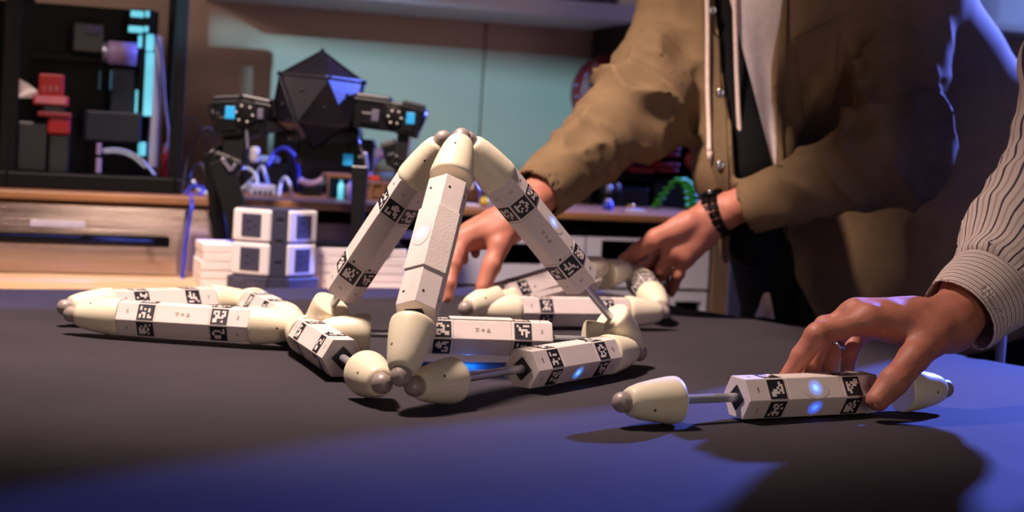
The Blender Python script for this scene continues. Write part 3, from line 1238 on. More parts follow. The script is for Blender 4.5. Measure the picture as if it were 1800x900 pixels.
mw = Matrix((dirs[0], Vector((0, 0, 1)), nrm)).transposed().to_4x4()
q = P0 + dirs[0] * w1 / 2
mw.translation = Vector((q.x, q.y, z_a / 2)) + nrm * 0.0052
for (x, y, l) in ((-0.016, 0.006, 0.016), (0.006, 0.001, 0.014)):
    for i in range(5):
        m.box((x + (i - 2) * l / 5, y + (0.0006 if i % 2 else 0), 0), (l / 7, 0.0028 if i % 3 else 0.0036, 0.0004), mw=mw)
m.obj('faint_print', MT['wireg'], bs)

# ------------------------------------------------------------------ black walking robot with a faceted shell
RY = 2.42
rb0 = Q(560, 430, RY)
rob = thing('walking_robot', 'black four legged robot with a faceted glossy shell, standing on the paper stack', 'robot', (rb0.x, rb0.y, s_top + 0.006))
RO = Vector((rb0.x, rb0.y, s_top + 0.006))


def rq(x, y, dy=0.0):
    return Q(x, y, RY + dy) - RO


# shell: icosahedron with one facet towards us
ic = bmesh.new()
bmesh.ops.create_icosphere(ic, subdivisions=1, radius=1.0)
ic.faces.ensure_lookup_table()
f0 = ic.faces[0]
n0 = f0.normal.normalized()
v0 = (f0.verts[0].co - f0.calc_center_median()).normalized()
src = Matrix((v0.cross(n0), v0, n0)).transposed()
c_px = (559, 177)
R_ico = 88.0 / F_PX * RY
vw = -ray(*c_px)
nT = (vw * 0.967 + Vector((1, 0, 0)) * 0.18 + Vector((0, 0, 1)) * -0.18).normalized()
upT = Vector((0.04, 0, 1))
upT = (upT - nT * upT.dot(nT)).normalized()
dst = Matrix((upT.cross(nT), upT, nT)).transposed()
rot = dst @ src.transposed()
C_ico = rq(*c_px)
for v in ic.verts:
    v.co = rot @ (v.co * R_ico)
holes_ = [(f.calc_center_median().copy(), f.normal.copy()) for f in ic.faces]
bmesh.ops.bevel(ic, geom=ic.edges[:], offset=0.003, segments=3, affect='EDGES', profile=0.6)
me = bpy.data.meshes.new('body_shell')
bmesh.ops.recalc_face_normals(ic, faces=ic.faces[:])
ic.to_mesh(me)
ic.free()
me.materials.append(MT['gloss'])
for p in me.polygons:
    p.use_smooth = True
me.set_sharp_from_angle(angle=math.radians(30))
shell = new_obj('body_shell', me, rob, Matrix.Translation(C_ico))
hm = MB()
hm.lathe([(0, 0.0006), (0.0032, 0.0006), (0.0032, -0.002), (0, -0.002)], 12)
hme = hm.mesh('screw_hole', MT['ink'])
for c, n in holes_:
    if n.dot(vw) > -0.1:
        mw = n.to_track_quat('Z', 'Y').to_matrix().to_4x4()
        mw.translation = c * 0.995
        new_obj('screw_hole', hme, shell, mw)
m = MB()
cb = rq(572, 262, 0.03)
m.box(cb, (0.09, 0.07, 0.06), 0.012)
m.box(rq(572, 236, 0.03), (0.12, 0.08, 0.03), 0.01)
m.obj('underbody', MT['blackp'], rob)


def limb(name, parent, a, b, w0, w1_, d, mt='blackp'):
    """tapered flat bar between two points"""
    a, b = Vector(a), Vector(b)
    z = (b - a).normalized()
    y = Vector((0, 1, 0))
    y = (y - z * y.dot(z)).normalized()
    x = y.cross(z)
    mw = Matrix((x, y, z)).transposed().to_4x4()
    mw.translation = a
    L = (b - a).length
    m = MB()
    poly = [(-w0 / 2, 0), (w0 / 2, 0), (w1_ / 2, L), (-w1_ / 2, L)]
    m.prism(poly, -d / 2, d / 2, mw @ Matrix(((1, 0, 0, 0), (0, 0, 1, 0), (0, 1, 0, 0), (0, 0, 0, 1))), bev=min(0.002, d / 5))
    return m.obj(name, MT[mt], parent)


def foot(x, y, dy, z=0.0):
    p = rq(x, y, dy)
    p.z = z
    return p


def servo(parent, c, w, h, d, rot=0.0, disc=None):
    mw = Matrix.Translation(c) @ Matrix.Rotation(rot, 4, 'Y')
    m = MB()
    m.box((0, 0, 0), (w, d, h), 0.003, mw)
    m.box((0, 0, h * 0.30), (w * 1.08, d * 1.06, h * 0.12), 0.001, mw)
    m.box((0, -d * 0.05, -h * 0.2), (w * 0.55, d * 1.08, h * 0.35), 0.002, mw)
    o = m.obj('servo', MT['blackp'], parent)
    if disc:
        m = MB()
        dm = mw @ Matrix.Translation((disc, -d / 2, 0)) @ Matrix.Rotation(math.radians(90), 4, 'X')
        m.lathe([(0, 0), (h * 0.4, 0), (h * 0.4, 0.004), (h * 0.33, 0.006), (0, 0.006)], 20, dm)
        m.mi = 1
        for k in range(6):
            a = k * math.pi / 3
            m.lathe([(0, 0.0055), (0.0018, 0.0055), (0.0018, 0.0072), (0, 0.0072)], 8, dm @ Matrix.Translation((h * 0.22 * math.cos(a), h * 0.22 * math.sin(a), 0)))
        m.obj('servo_disc', [MT['blackm'], MT['white']], parent)
    return o


def connector(parent, c, w, h, mt='cyanp'):
    m = MB()
    m.box(c, (w, 0.008, h), 0.001)
    m.obj('connector', MT[mt], parent)


s_ = RY / F_PX
# front left leg
lg = limb('leg', rob, rq(486, 190), rq(398, 205), 0.03, 0.026, 0.03)
servo(lg, rq(448, 203, -0.01), 52 * s_, 66 * s_, 0.044, 0.15, disc=-0.012)
servo(lg, rq(404, 203, -0.015), 48 * s_, 70 * s_, 0.04, -0.1)
connector(lg, rq(405, 198, -0.037), 17 * s_, 22 * s_)
connector(lg, rq(458, 200, -0.034), 10 * s_, 18 * s_, 'wireg')
m = MB()
m.lathe([(0, -0.012), (26 * s_, -0.012), (28 * s_, -0.004), (28 * s_, 0.004), (20 * s_, 0.012), (0, 0.012)], 22, Matrix.Translation(rq(388, 205, -0.01)) @ Matrix.Rotation(math.radians(70), 4, 'Y'))
m.obj('joint_hub', MT['blackp'], lg)
limb('shank', lg, rq(415, 222, -0.012), rq(411, 292, -0.02), 42 * s_, 34 * s_, 0.026)
limb('shank_rail', lg, rq(432, 205, -0.03), rq(436, 262, -0.03), 5 * s_, 5 * s_, 0.008, 'alu')
servo(lg, rq(400, 288, -0.02), 50 * s_, 32 * s_, 0.034, 0.35)
limb('foreleg', lg, rq(388, 282, -0.04), foot(431, 434, -0.06, -0.005), 40 * s_, 36 * s_, 0.018, 'blackp')
limb('knee_bracket', lg, rq(390, 278, -0.055), rq(406, 300, -0.055), 6 * s_, 6 * s_, 0.005, 'alu')
limb('knee_bracket', lg, rq(406, 300, -0.055), rq(414, 288, -0.055), 6 * s_, 5 * s_, 0.005, 'alu')
# rear left leg
lg = limb('leg', rob, rq(498, 215, 0.07), rq(420, 235, 0.06), 0.026, 0.022, 0.026)
servo(lg, rq(420, 245, 0.06), 34 * s_, 46 * s_, 0.03)
limb('foreleg', lg, rq(368, 268, 0.02), foot(402, 434, 0.02, SIDE_Z - RO.z), 24 * s_, 26 * s_, 0.012, 'blackm')
limb('shank', lg, rq(420, 250, 0.05), rq(370, 276, 0.03), 22 * s_, 18 * s_, 0.02)
# front right leg
lg = limb('leg', rob, rq(628, 190), rq(724, 206), 0.03, 0.024, 0.03)
servo(lg, rq(655, 197, -0.01), 62 * s_, 60 * s_, 0.044, 0.08)
connector(lg, rq(660, 203, -0.034), 13 * s_, 20 * s_, 'wireg')
servo(lg, rq(694, 206, -0.012), 34 * s_, 52 * s_, 0.04, 0.1, disc=0.002)
servo(lg, rq(722, 210, -0.016), 40 * s_, 60 * s_, 0.038, 0.2)
connector(lg, rq(722, 208, -0.036), 15 * s_, 20 * s_)
m = MB()
m.lathe([(0, -0.01), (19 * s_, -0.01), (21 * s_, 0), (19 * s_, 0.01), (0, 0.01)], 20, Matrix.Translation(rq(736, 210, -0.01)) @ Matrix.Rotation(math.radians(110), 4, 'Y'))
m.obj('joint_hub', MT['blackp'], lg)
limb('shank', lg, rq(714, 226, -0.012), rq(704, 286, -0.02), 26 * s_, 22 * s_, 0.02)
limb('shank_rail', lg, rq(724, 226, -0.03), rq(717, 282, -0.03), 5 * s_, 4 * s_, 0.008, 'alu')
servo(lg, rq(688, 268, -0.01), 26 * s_, 42 * s_, 0.03, -0.35)
servo(lg, rq(706, 290, -0.02), 36 * s_, 24 * s_, 0.03, 0.5)
limb('foreleg', lg, rq(708, 296, -0.03), foot(668, 434, -0.03), 24 * s_, 20 * s_, 0.012)
# rear right leg
lg = limb('leg', rob, rq(600, 225, 0.06), rq(640, 262, 0.03), 0.026, 0.022, 0.026)
servo(lg, rq(628, 272, 0.02), 60 * s_, 56 * s_, 0.036)
connector(lg, rq(612, 281, -0.002), 17 * s_, 20 * s_)
limb('shank_rail', lg, rq(630, 246, -0.002), rq(640, 276, -0.002), 5 * s_, 4 * s_, 0.006, 'alu')
limb('shank_rail', lg, rq(642, 268, -0.004), rq(646, 298, -0.004), 6 * s_, 5 * s_, 0.006, 'alu')
limb('foreleg', lg, rq(633, 292, 0.0), foot(627, 434, -0.01), 30 * s_, 20 * s_, 0.014, 'blackp')

# ------------------------------------------------------------------ 3D printer at the left
BZ = BENCH_Z
pr = RT('printer', 'black framed 3D printer standing on the left end of the worktop', '3D printer', 160, 336, 0.1, z=BZ)
V0, V1 = 0.06, 0.42
for (x0, x1, v) in ((0, 36, V0), (300, 326, V0)):
    a, b = pr.p((x0 + x1) / 2 - 4 + (2 if x0 else -10), 330, v), None
    u0, u1, z0, z1 = rect(x0, 0, x1, 330, v)
    m = MB()
    cu = (u0 + u1) / 2 - pr.o.x
    m.box((cu, v - pr.o.y, 0.195), ((u1 - u0) * 0.82, 0.03, 0.39), 0.002)
    m.box((cu, v - pr.o.y - 0.0155, 0.19), (0.005, 0.003, 0.37), 0.0005)
    m.obj('post', MT['blackm'], pr.t)
    m = MB()
    m.box((cu + 0.02, V1 - pr.o.y, 0.195), (0.024, 0.024, 0.39), 0.002)
    m.obj('post', MT['blackm'], pr.t)
u0, u1, z0, z1 = rect(-60, 0, 326, 330, V0)
for zz in (0.38,):
    for v in (V0, V1):
        m = MB()
        m.box(((u0 + u1) / 2 - pr.o.x, v - pr.o.y, zz), (u1 - u0, 0.026, 0.026), 0.002)
        m.obj('top_beam', MT['blackm'], pr.t)
zbar = W(150, 306, V0).z - BZ
m = MB()
m.box(((u0 + u1) / 2 - pr.o.x, V0 - pr.o.y, zbar / 2), (u1 - u0, 0.034, zbar), 0.003)
m.obj('base_bar', MT['blackm'], pr.t)
m = MB()
m.box(((u0 + u1) / 2 - pr.o.x, (V0 + V1) / 2 - pr.o.y + 0.02, zbar * 0.3), (u1 - u0, V1 - V0 - 0.04, zbar * 0.6), 0.003)
m.obj('base_plate', MT['blackm'], pr.t)
bu0, bu1, bz0, bz1 = rect(-60, 6, 272, 330, V1 - 0.03)
m = MB()
m.box(((bu0 + bu1) / 2 - pr.o.x, V1 - 0.03 - pr.o.y, (W(190, 14, V1 - 0.03).z - BZ) / 2), (bu1 - bu0, 0.012, W(190, 14, V1 - 0.03).z - BZ), 0.002)
m.obj('back_panel', MT['blackm'], pr.t)
VA = 0.26
# upright extrusion, profiles with cyan light painted on as glow, and gantry
pr.part('upright_rail', MT['alu'], 264, 62, 282, 296, VA, 0.02)
st = pr.part('profile_strip', MT['blackm'], 240, 60, 270, 202, VA - 0.01, 0.01)
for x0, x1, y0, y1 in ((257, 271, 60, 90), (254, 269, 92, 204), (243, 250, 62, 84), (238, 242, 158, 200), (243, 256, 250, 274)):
    pr.part('profile_glow', MT['cyanglow'], x0, y0, x1, y1, VA - 0.016, 0.006, 0.001, st)
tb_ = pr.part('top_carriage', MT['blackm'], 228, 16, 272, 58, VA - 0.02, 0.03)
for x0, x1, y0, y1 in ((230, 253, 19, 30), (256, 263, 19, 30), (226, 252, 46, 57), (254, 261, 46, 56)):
    pr.part('carriage_glow', MT['cyanglow'], x0, y0, x1, y1, VA - 0.026, 0.006, 0.001, tb_)
pr.part('print_head', MT['blackp'], 128, 42, 184, 92, 0.24, 0.05)
pr.part('print_head_cover', mat('dark_grey_plastic', (64, 58, 84), 0.5), 150, 44, 176, 62, 0.235, 0.01)
m = MB()
m.cyl(pr.p(190, 92, 0.24), pr.p(240, 96, 0.24), 20 * 2.7 / F_PX, 20)
m.obj('motor', MT['lav'], pr.t)
m = MB()
m.cyl(pr.p(180, 92, 0.24), pr.p(194, 92, 0.24), 17 * 2.7 / F_PX, 20)
m.obj('motor_cap', MT['alu'], pr.t)
pr.part('cross_beam', MT['blackm'], 60, 98, 260, 112, 0.27, 0.02)
pr.part('side_box', MT['slate'] if False else mat('dark_teal_plastic', (26, 42, 56), 0.5), 196, 120, 236, 236, 0.25, 0.06)
pr.part('bed', mat('dark_blue_bed', (24, 30, 44), 0.5), 150, 196, 248, 250, 0.2, 0.1)
pr.part('lower_block', MT['blackp'], 30, 214, 84, 302, 0.15, 0.12)
for x0, x1, y0, y1 in ((170, 178, 252, 272), (169, 178, 278, 304)):
    pr.part('white_spacer', MT['lav'], x0, y0, x1, y1, 0.14, 0.01, 0.001)
for k, (x0, x1) in enumerate(((174, 177), (193, 197))):
    pr.part('slim_rod', mat('teal_metal_%d' % k, (60, 120, 140), 0.3, 0.5), x0, 124, x1, 158, 0.24, 0.006, 0.001)
for pts, c in ((((180, 264), (204, 262), (228, 268), (250, 282), (272, 308)), 'wirew'), (((182, 268), (206, 268), (232, 276), (256, 296)), 'wirew'),
               (((272, 60), (284, 100), (290, 180), (296, 240), (288, 270)), 'wireg')):
    m = MB()
    m.tube(spline([pr.p(x, y, 0.17) for x, y in pts], 6), 0.0024, 6)
    m.obj('loose_wire', MT[c], pr.t)
# red and pale things inside the frame
r1 = RT('red_clamp_block', 'red plastic block with a pale printed ledge inside the 3D printer frame', 'block', 92, 192, 0.13, z=W(92, 194, 0.13).z)
r1.part('block', MT['red'], 68, 130, 113, 170, 0.13, 0.04)
lg_ = r1.part('ledge', MT['red'], 58, 168, 121, 186, 0.12, 0.05)
r1.part('pale_strip', mat('pale_pink_print', (190, 110, 120), 0.6), 62, 172, 116, 182, 0.117, 0.003, 0.0005, lg_)
m = MB()
for x0, x1 in ((76, 80), (86, 91), (97, 102)):
    r1.b(m, x0, 151, x1, 160, 0.1285, 0.002)
m.obj('printed_marks', mat('pale_mark', (150, 90, 96), 0.6), r1.t)
r1.part('stand', MT['blackp'], 74, 184, 114, 200, 0.14, 0.03)
r2 = RT('red_bin', 'dark red plastic bin under the red block in the 3D printer frame', 'bin', 96, 236, 0.13, z=W(96, 238, 0.13).z)
r2.part('bin', MT['red'], 84, 198, 124, 237, 0.13, 0.05, 0.004)
r2.part('rim', MT['maroon'], 66, 197, 126, 206, 0.125, 0.06, 0.002)
r2.part('bracket', MT['blackp'], 84, 236, 122, 312, 0.15, 0.03)
r3 = RT('paper_sheet', 'pale creased sheet of paper at the left post of the 3D printer', 'paper', 46, 172, 0.15, z=W(46, 172, 0.15).z)
m = MB()
q = [r3.p(x, y, 0.15 + dv_) for x, y, dv_ in ((30, 136, 0), (48, 146, 0.01), (66, 160, 0.0), (66, 172, 0.004), (30, 172, 0))]
vs_ = [m.bm.verts.new(p) for p in q] + [m.bm.verts.new(p + Vector((0, 0.003, 0))) for p in q]
m.bm.faces.new(vs_[:5])
m.bm.faces.new(vs_[5:][::-1])
for i in range(5):
    m.bm.faces.new((vs_[i], vs_[(i + 1) % 5], vs_[5 + (i + 1) % 5], vs_[5 + i]))
m.obj('sheet', MT['paper'], r3.t)
r4 = RT('small_can', 'small dark red can beside the right post of the 3D printer', 'can', 292, 296, 0.2, z=BZ)
m = MB()
zc = W(292, 258, 0.2).z - BZ
m.lathe([(0, 0), (0.0085, 0), (0.0085, zc - 0.006), (0.007, zc), (0, zc)], 16)
m.obj('body', MT['maroon'], r4.t)
m = MB()
m.lathe([(0, zc), (0.006, zc), (0.006, zc + 0.005), (0, zc + 0.005)], 14)
m.obj('lid', MT['alu'], r4.t)
m = MB()
m.tube(spline([W(x, y, 0.16) - Vector((0, v_, 0)) for x, y, v_ in ((322, 338, 0.02), (318, 342, 0.19), (312, 378, 0.2), (306, 420, 0.2), (301, 476, 0.2))], 8), 0.0034, 8)
tag(m.obj('blue_cable', MT['blue'], mw=RM.copy()), 'blue cable hanging from the worktop in front of the steel cabinet', 'cable')

# ------------------------------------------------------------------ clutter on the worktop, middle


def cable(label, mt, pts, v, r=0.0028, group='loose cables on the worktop'):
    m = MB()
    m.tube(spline([W(x, y, v + (0.02 * math.sin(i * 1.7))) for i, (x, y) in enumerate(pts)], 7), r, 7)
    tag(m.obj('cable', MT[mt], mw=RM.copy()), label, 'cable', group)


cable('blue cable arching beside the underside of the black robot', 'blue', ((470, 292), (482, 268), (500, 260), (516, 272), (524, 300), (526, 345)), 0.22, 0.0036)
cable('pale cable forming a small arch right of the white router', 'wirew', ((490, 346), (494, 322), (502, 312), (510, 326), (514, 348)), 0.16, 0.0032)
cable('pale cable looping down onto the left end of the white router', 'wirew', ((420, 296), (436, 296), (450, 308), (452, 328)), 0.18, 0.003)
cable('pale cable rising to a peak behind the white router', 'wirew', ((424, 334), (446, 312), (460, 292), (466, 306), (471, 324)), 0.2, 0.003)
cable('teal cable curling on the worktop beside the left legs of the robot', 'wirew', ((340, 318), (344, 330), (356, 337), (372, 342)), 0.12, 0.0036)
cable('grey cable looping high between printer and robot', 'wireg', ((322, 330), (330, 280), (346, 240), (366, 224), (380, 250), (392, 290)), 0.3, 0.0026)
cable('thin grey cable sagging from the 3D printer towards the robot', 'wireg', ((326, 210), (338, 206), (352, 222), (364, 250), (366, 300), (380, 336)), 0.34, 0.0022)
cable('dark blue cable lying in a coil right of the 3D printer', 'blue', ((326, 340), (338, 328), (356, 330), (352, 342), (334, 343)), 0.06, 0.003)
cable('grey cable standing in a low loop right of the 3D printer', 'wireg', ((330, 336), (336, 300), (352, 288), (362, 306), (364, 338)), 0.24, 0.003)
rt_ = RT('router', 'white router box with ports between the legs of the robot', 'router', 464, 346, 0.14, z=BZ)
rt_.part('casing', mat('white_router_casing', (170, 176, 214), 0.4), 441, 325, 486, 346, 0.14, 0.07, 0.003)
for i in range(4):
    rt_.part('port', MT['ink'], 446 + i * 9, 335, 451 + i * 9, 342, 0.1385, 0.003, 0.0003)
bx = RT('black_case', 'black case carrying a pale flat unit behind the white router', 'case', 470, 346, 0.26, z=BZ)
bx.part('case', MT['blackp'], 428, 288, 506, 347, 0.26, 0.16)
bx.part('pale_unit', mat('pale_blue_unit', (150, 178, 214), 0.4), 447, 275, 492, 286, 0.25, 0.1)
wbm = RT('crumpled_bag', 'small crumpled white bag on the case behind the robot leg', 'bag', 447, 286, 0.23, z=W(447, 286, 0.23).z)
m = MB()
m.lathe([(0, 0), (0.006, 0.0), (0.0095, 0.008), (0.0085, 0.018), (0.0095, 0.024), (0.006, 0.029), (0, 0.03)], 9)
m.obj('bag', MT['white'], wbm.t)
big = RT('dark_toolbox', 'large black toolbox on the worktop right behind the robot', 'toolbox', 560, 352, 0.28, z=BZ)
big.part('box', MT['blackp'], 506, 238, 622, 351, 0.28, 0.2, 0.006)
big.part('lid', MT['blackm'], 504, 226, 624, 240, 0.275, 0.21, 0.004)
big.part('latch', MT['alu'], 556, 236, 570, 246, 0.268, 0.008, 0.001)
tr = RT('curved_tray', 'lavender curved dish on the worktop under the robot', 'dish', 552, 354, 0.16, z=BZ)
m = MB()
m.tube(spline([tr.p(x, y, 0.16) for x, y in ((526, 316), (540, 322), (556, 321), (572, 312))], 6), 0.006, 8)
m.obj('rim', MT['lav'], tr.t)
tr.part('foot', MT['blackp'], 532, 322, 566, 352, 0.17, 0.06)
sf = RT('parts_rack', 'small wooden parts rack with bottles and an orange base', 'rack', 600, 358, 0.1, z=BZ)
sf.part('shelf', MT['wicker'], 576, 306, 620, 313, 0.1, 0.06, 0.001)
sf.part('base', MT['orange'], 582, 352, 620, 360, 0.08, 0.08, 0.001)
sf.part('back', MT['blackp'], 578, 312, 620, 353, 0.15, 0.01, 0.001)
sf.part('post', MT['wicker'], 576, 312, 579, 354, 0.1, 0.006, 0.001)
for (x, c, lab) in ((598, 'cyanglow', 'cyan glowing tube standing in the small wooden parts rack'), (612, 'lav', 'lavender bottle standing in the small wooden parts rack')):
    q = RT('bottle', lab, 'bottle', x, 353, 0.11, z=W(x, 352, 0.11).z)
    m = MB()
    h_ = W(x, 316, 0.11).z - q.o.z
    m.lathe([(0, 0), (0.0055, 0), (0.0055, h_ * 0.75), (0.003, h_ * 0.85), (0.003, h_), (0, h_)], 14)
    m.obj('body', MT[c], q.t)
    m = MB()
    m.lathe([(0, h_), (0.0036, h_), (0.0036, h_ + 0.006), (0, h_ + 0.006)], 12)
    m.obj('cap', MT['blackp'], q.t)
m = MB()
m.tube(spline([W(x, y, 0.2) for x, y in ((556, 340), (562, 328), (570, 322), (578, 312))], 6), 0.003, 6)
tag(m.obj('cable', MT['pcb'], mw=RM.copy()), 'green cable curving up to the small wooden parts rack', 'cable', 'loose cables on the worktop')
wk = RT('wicker_basket', 'brown woven basket on the worktop behind the left leaning strut', 'basket', 690, 362, 0.14, z=BZ)
m = MB()
for k in range(7):
    y0 = 322 + k * 5.6
    wk.b(m, 648, y0, 742, y0 + 4.4, 0.14 + 0.003 * (k % 2), 0.1, 0.002)
m.obj('weave', MT['wicker'], wk.t)
for x in (652, 672, 692, 712, 734):
    wk.part('stake', MT['wicker'], x, 318, x + 4, 361, 0.134, 0.008, 0.001)
dm = RT('tape_roll', 'lavender roll of tape standing behind the woven basket', 'tape', 676, 318, 0.3, z=BZ)
m = MB()
c = dm.p(674, 322, 0.3)
rr_ = 44 * 2.75 / F_PX
mw_ = Matrix.Translation((c.x, 0, rr_)) @ Matrix.Rotation(math.radians(90), 4, 'X')
m.lathe([(rr_ * 0.55, -0.02), (rr_, -0.02), (rr_, 0.02), (rr_ * 0.55, 0.02), (rr_ * 0.55, -0.02)], 32, mw_)
m.obj('tape', MT['lav'], dm.t)
tl = RT('teal_packet', 'flat teal packet lying on the woven basket', 'packet', 690, 318, 0.17, z=W(690, 318, 0.17).z)
tl.part('packet', mat('teal_packet_foil', (86, 110, 140), 0.5), 672, 306, 708, 317, 0.17, 0.05, 0.002)
tl.part('label', MT['orange'], 652, 310, 668, 317, 0.165, 0.03, 0.001)
yb = RT('yellow_ball', 'small yellow ball on the worktop beside the right leaning strut', 'ball', 851, 372, 0.05, z=BZ)
m = MB()
r_ = 9.5 * 2.45 / F_PX
m.lathe([(0, 0)] + [(r_ * math.cos(a), r_ + r_ * math.sin(a)) for a in [math.radians(x) for x in range(-75, 90, 15)]] + [(0, 2 * r_)], 18)
m.obj('ball', MT['yellow'], yb.t)
wb2 = RT('white_carton', 'small white carton on the worktop left of the yellow ball', 'carton', 834, 374, 0.04, z=BZ)
wb2.part('carton', MT['white'], 824, 361, 843, 374, 0.04, 0.03, 0.001)
wb2.part('flap', MT['white'], 824, 359, 843, 362, 0.038, 0.034, 0.0005)
br = RT('brown_bottle', 'brown bottle standing behind the small white carton', 'bottle', 830, 370, 0.12, z=BZ)
m = MB()
m.lathe([(0, 0), (0.016, 0), (0.016, 0.032), (0.007, 0.04), (0.007, 0.05), (0, 0.05)], 18)
m.obj('body', mat('brown_glass', (84, 52, 36), 0.3), br.t)
m = MB()
m.lathe([(0, 0.05), (0.008, 0.05), (0.008, 0.058), (0, 0.058)], 14)
m.obj('cap', MT['gold'], br.t)

# ------------------------------------------------------------------ right end of the worktop
rd = RT('red_reel', 'dark red round plastic reel with small holes behind the jacket sleeve', 'reel', 1078, 165, 0.5)
cR = rd.p(1078, 168, 0.5)
R1 = 80 * 2.95 / F_PX
rr0 = Matrix.Translation(cR) @ Matrix.Rotation(math.radians(90), 4, 'X')
m = MB()
m.lathe([(0, -0.03), (R1 * 0.94, -0.03), (R1, -0.022), (R1, 0.022), (R1 * 0.94, 0.03), (0, 0.03)], 40, rr0)
disc_ = m.obj('disc', MT['maroon'], rd.t)
m = MB()
m.box(rd.p(1082, 128, 0.46), (0.12, 0.03, 0.05), 0.012)
m.obj('shoulder', MT['maroon'], rd.t)
m = MB()
m.box(rd.p(1046, 152, 0.462), (0.02, 0.02, 0.03), 0.004)
m.obj('slot', MT['blackp'], rd.t)
for x, y in ((1014, 170), (1022, 196), (1036, 208), (1038, 178), (1012, 150), (1030, 132), (1062, 200)):
    m = MB()
    m.cyl(rd.p(x, y, 0.47), rd.p(x, y, 0.466), 0.0032, 10)
    m.obj('hole', MT['lav'], disc_)
# its hook on the wall keeps it there
m = MB()
m.box(rd.p(1078, 168, 0.56), (0.03, 0.07, 0.03), 0.004)
m.obj('wall_hook', MT['blackm'], rd.t)
wbd = RT('pale_board', 'pale grey board standing above the dark tool rack', 'board', 1200, 246, 0.42, z=W(1200, 247, 0.42).z)
wbd.part('board', MT['whitelam'], 1120, 150, 1262, 246, 0.42, 0.02)
wbd.part('edge_strip', MT['alu'], 1120, 243, 1262, 248, 0.415, 0.03, 0.001)
rk = RT('tool_rack', 'dark open tool rack full of black parts at the right end of the worktop', 'rack', 1150, 372, 0.2, z=BZ)
rk.part('back', MT['blackp'], 1040, 247, 1232, 372, 0.44, 0.02)
rk.part('shelf', MT['blackm'], 1040, 312, 1216, 318, 0.3, 0.14, 0.001)
rk.part('top', MT['blackm'], 1040, 246, 1232, 252, 0.3, 0.16, 0.001)
rk.part('side', MT['blackm'], 1214, 250, 1220, 372, 0.3, 0.16, 0.001)
rk.part('side', MT['blackm'], 1040, 250, 1046, 372, 0.3, 0.16, 0.001)
rk.part('lower_bin', MT['blackp'], 1090, 330, 1140, 371, 0.28, 0.12, 0.003)
rk.part('lower_bin', MT['blackp'], 1150, 322, 1206, 371, 0.3, 0.12, 0.003)
for (x0, y0, x1, y1, lab) in ((1158, 258, 1198, 276, 'upper dark red spool lying in the tool rack'), (1160, 286, 1196, 304, 'lower dark red spool lying in the tool rack'),
                              (1112, 294, 1154, 304, 'flat red strip lying left of the spools in the tool rack')):
    q = RT('red_spool' if x0 > 1120 else 'red_strip', lab, 'spool' if x0 > 1120 else 'strip', (x0 + x1) / 2, y1, 0.3, z=W((x0 + x1) / 2, y1, 0.3).z)
    q.part('flange', MT['maroon'], x0, y0, x1, y0 + (y1 - y0) * 0.45, 0.29, 0.05, 0.004)
    q.part('flange', MT['maroon'], x0 + 2, y0 + (y1 - y0) * 0.55, x1 - 2, y1, 0.29, 0.05, 0.004)
    q.part('core', MT['blackp'], x0 + 8, y0 + 2, x1 - 8, y1 - 2, 0.3, 0.03, 0.002)
q = RT('red_disc', 'dark red disc standing at the right side of the tool rack', 'disc', 1220, 301, 0.27, z=W(1220, 301, 0.27).z)
m = MB()
c = q.p(1221, 282, 0.27)
m.lathe([(0, -0.008), (0.019, -0.008), (0.021, 0), (0.019, 0.008), (0, 0.008)], 24, Matrix.Translation(c) @ Matrix.Rotation(math.radians(90), 4, 'X'))
m.obj('disc', MT['maroon'], q.t)
m = MB()
m.lathe([(0, 0.008), (0.006, 0.008), (0.006, 0.014), (0, 0.014)], 14, Matrix.Translation(c) @ Matrix.Rotation(math.radians(90), 4, 'X'))
m.obj('hub', MT['blackp'], q.t)
bp = RT('blue_lit_wall_strip', 'strip of wall between tool rack and jacket, blue light put into its colour', 'panel', 1236, 372, 0.36, z=BZ)
bp.part('board', mat('blue_light_colour', (48, 96, 160), 0.5), 1222, 250, 1262, 372, 0.36, 0.02)  # blue light on the wall is put into this colour
bp.part('foot', MT['blackm'], 1226, 366, 1262, 372, 0.33, 0.08, 0.001)
for (x0, y0, x1, y1, mt_, nm, lab, cat) in (
        (1066, 322, 1076, 338, 'wirew', 'white_bottle', 'small white bottle in front of the tool rack, left one of two', 'bottle'),
        (1082, 322, 1090, 336, 'wireg', 'grey_bottle', 'small grey bottle in front of the tool rack', 'bottle'),
        (1060, 350, 1076, 376, 'blue', 'blue_bottle', 'dark blue bottle at the left foot of the tool rack', 'bottle')):
    q = RT(nm, lab, cat, (x0 + x1) / 2, y1, 0.26 if y1 < 345 else 0.1, z=None if y1 < 345 else BZ)
    vv = q.o.y
    m = MB()
    wd = (W(x1, y1, vv).x - W(x0, y1, vv).x) / 2
    h_ = W(x0, y0, vv).z - q.o.z
    m.lathe([(0, 0), (wd, 0), (wd, h_ * 0.7), (wd * 0.5, h_ * 0.85), (0, h_ * 0.85)], 14)
    m.obj('body', MT[mt_], q.t)
    m = MB()
    m.lathe([(0, h_ * 0.85), (wd * 0.55, h_ * 0.85), (wd * 0.55, h_), (0, h_)], 12)
    m.obj('cap', MT['white'], q.t)
    if y1 < 345:
        m = MB()
        m.box((0, 0.02, -(q.o.z - BZ) / 2), (wd * 3, 0.06, q.o.z - BZ), 0.002)
        m.obj('plinth', MT['blackp'], q.t)
q = RT('pale_box', 'small pale box at the front edge of the worktop before the tool rack', 'box', 1124, 379, 0.03, z=BZ)
q.part('box', mat('pale_lavender_card', (170, 166, 206), 0.6), 1112, 370, 1135, 379, 0.03, 0.03, 0.001)
q.part('lid', MT['whitelam'], 1111, 369, 1136, 372, 0.028, 0.034, 0.0005)
q = RT('brass_nut', 'brass fitting lying on the worktop before the tool rack', 'fitting', 1106, 372, 0.1, z=BZ)
m = MB()
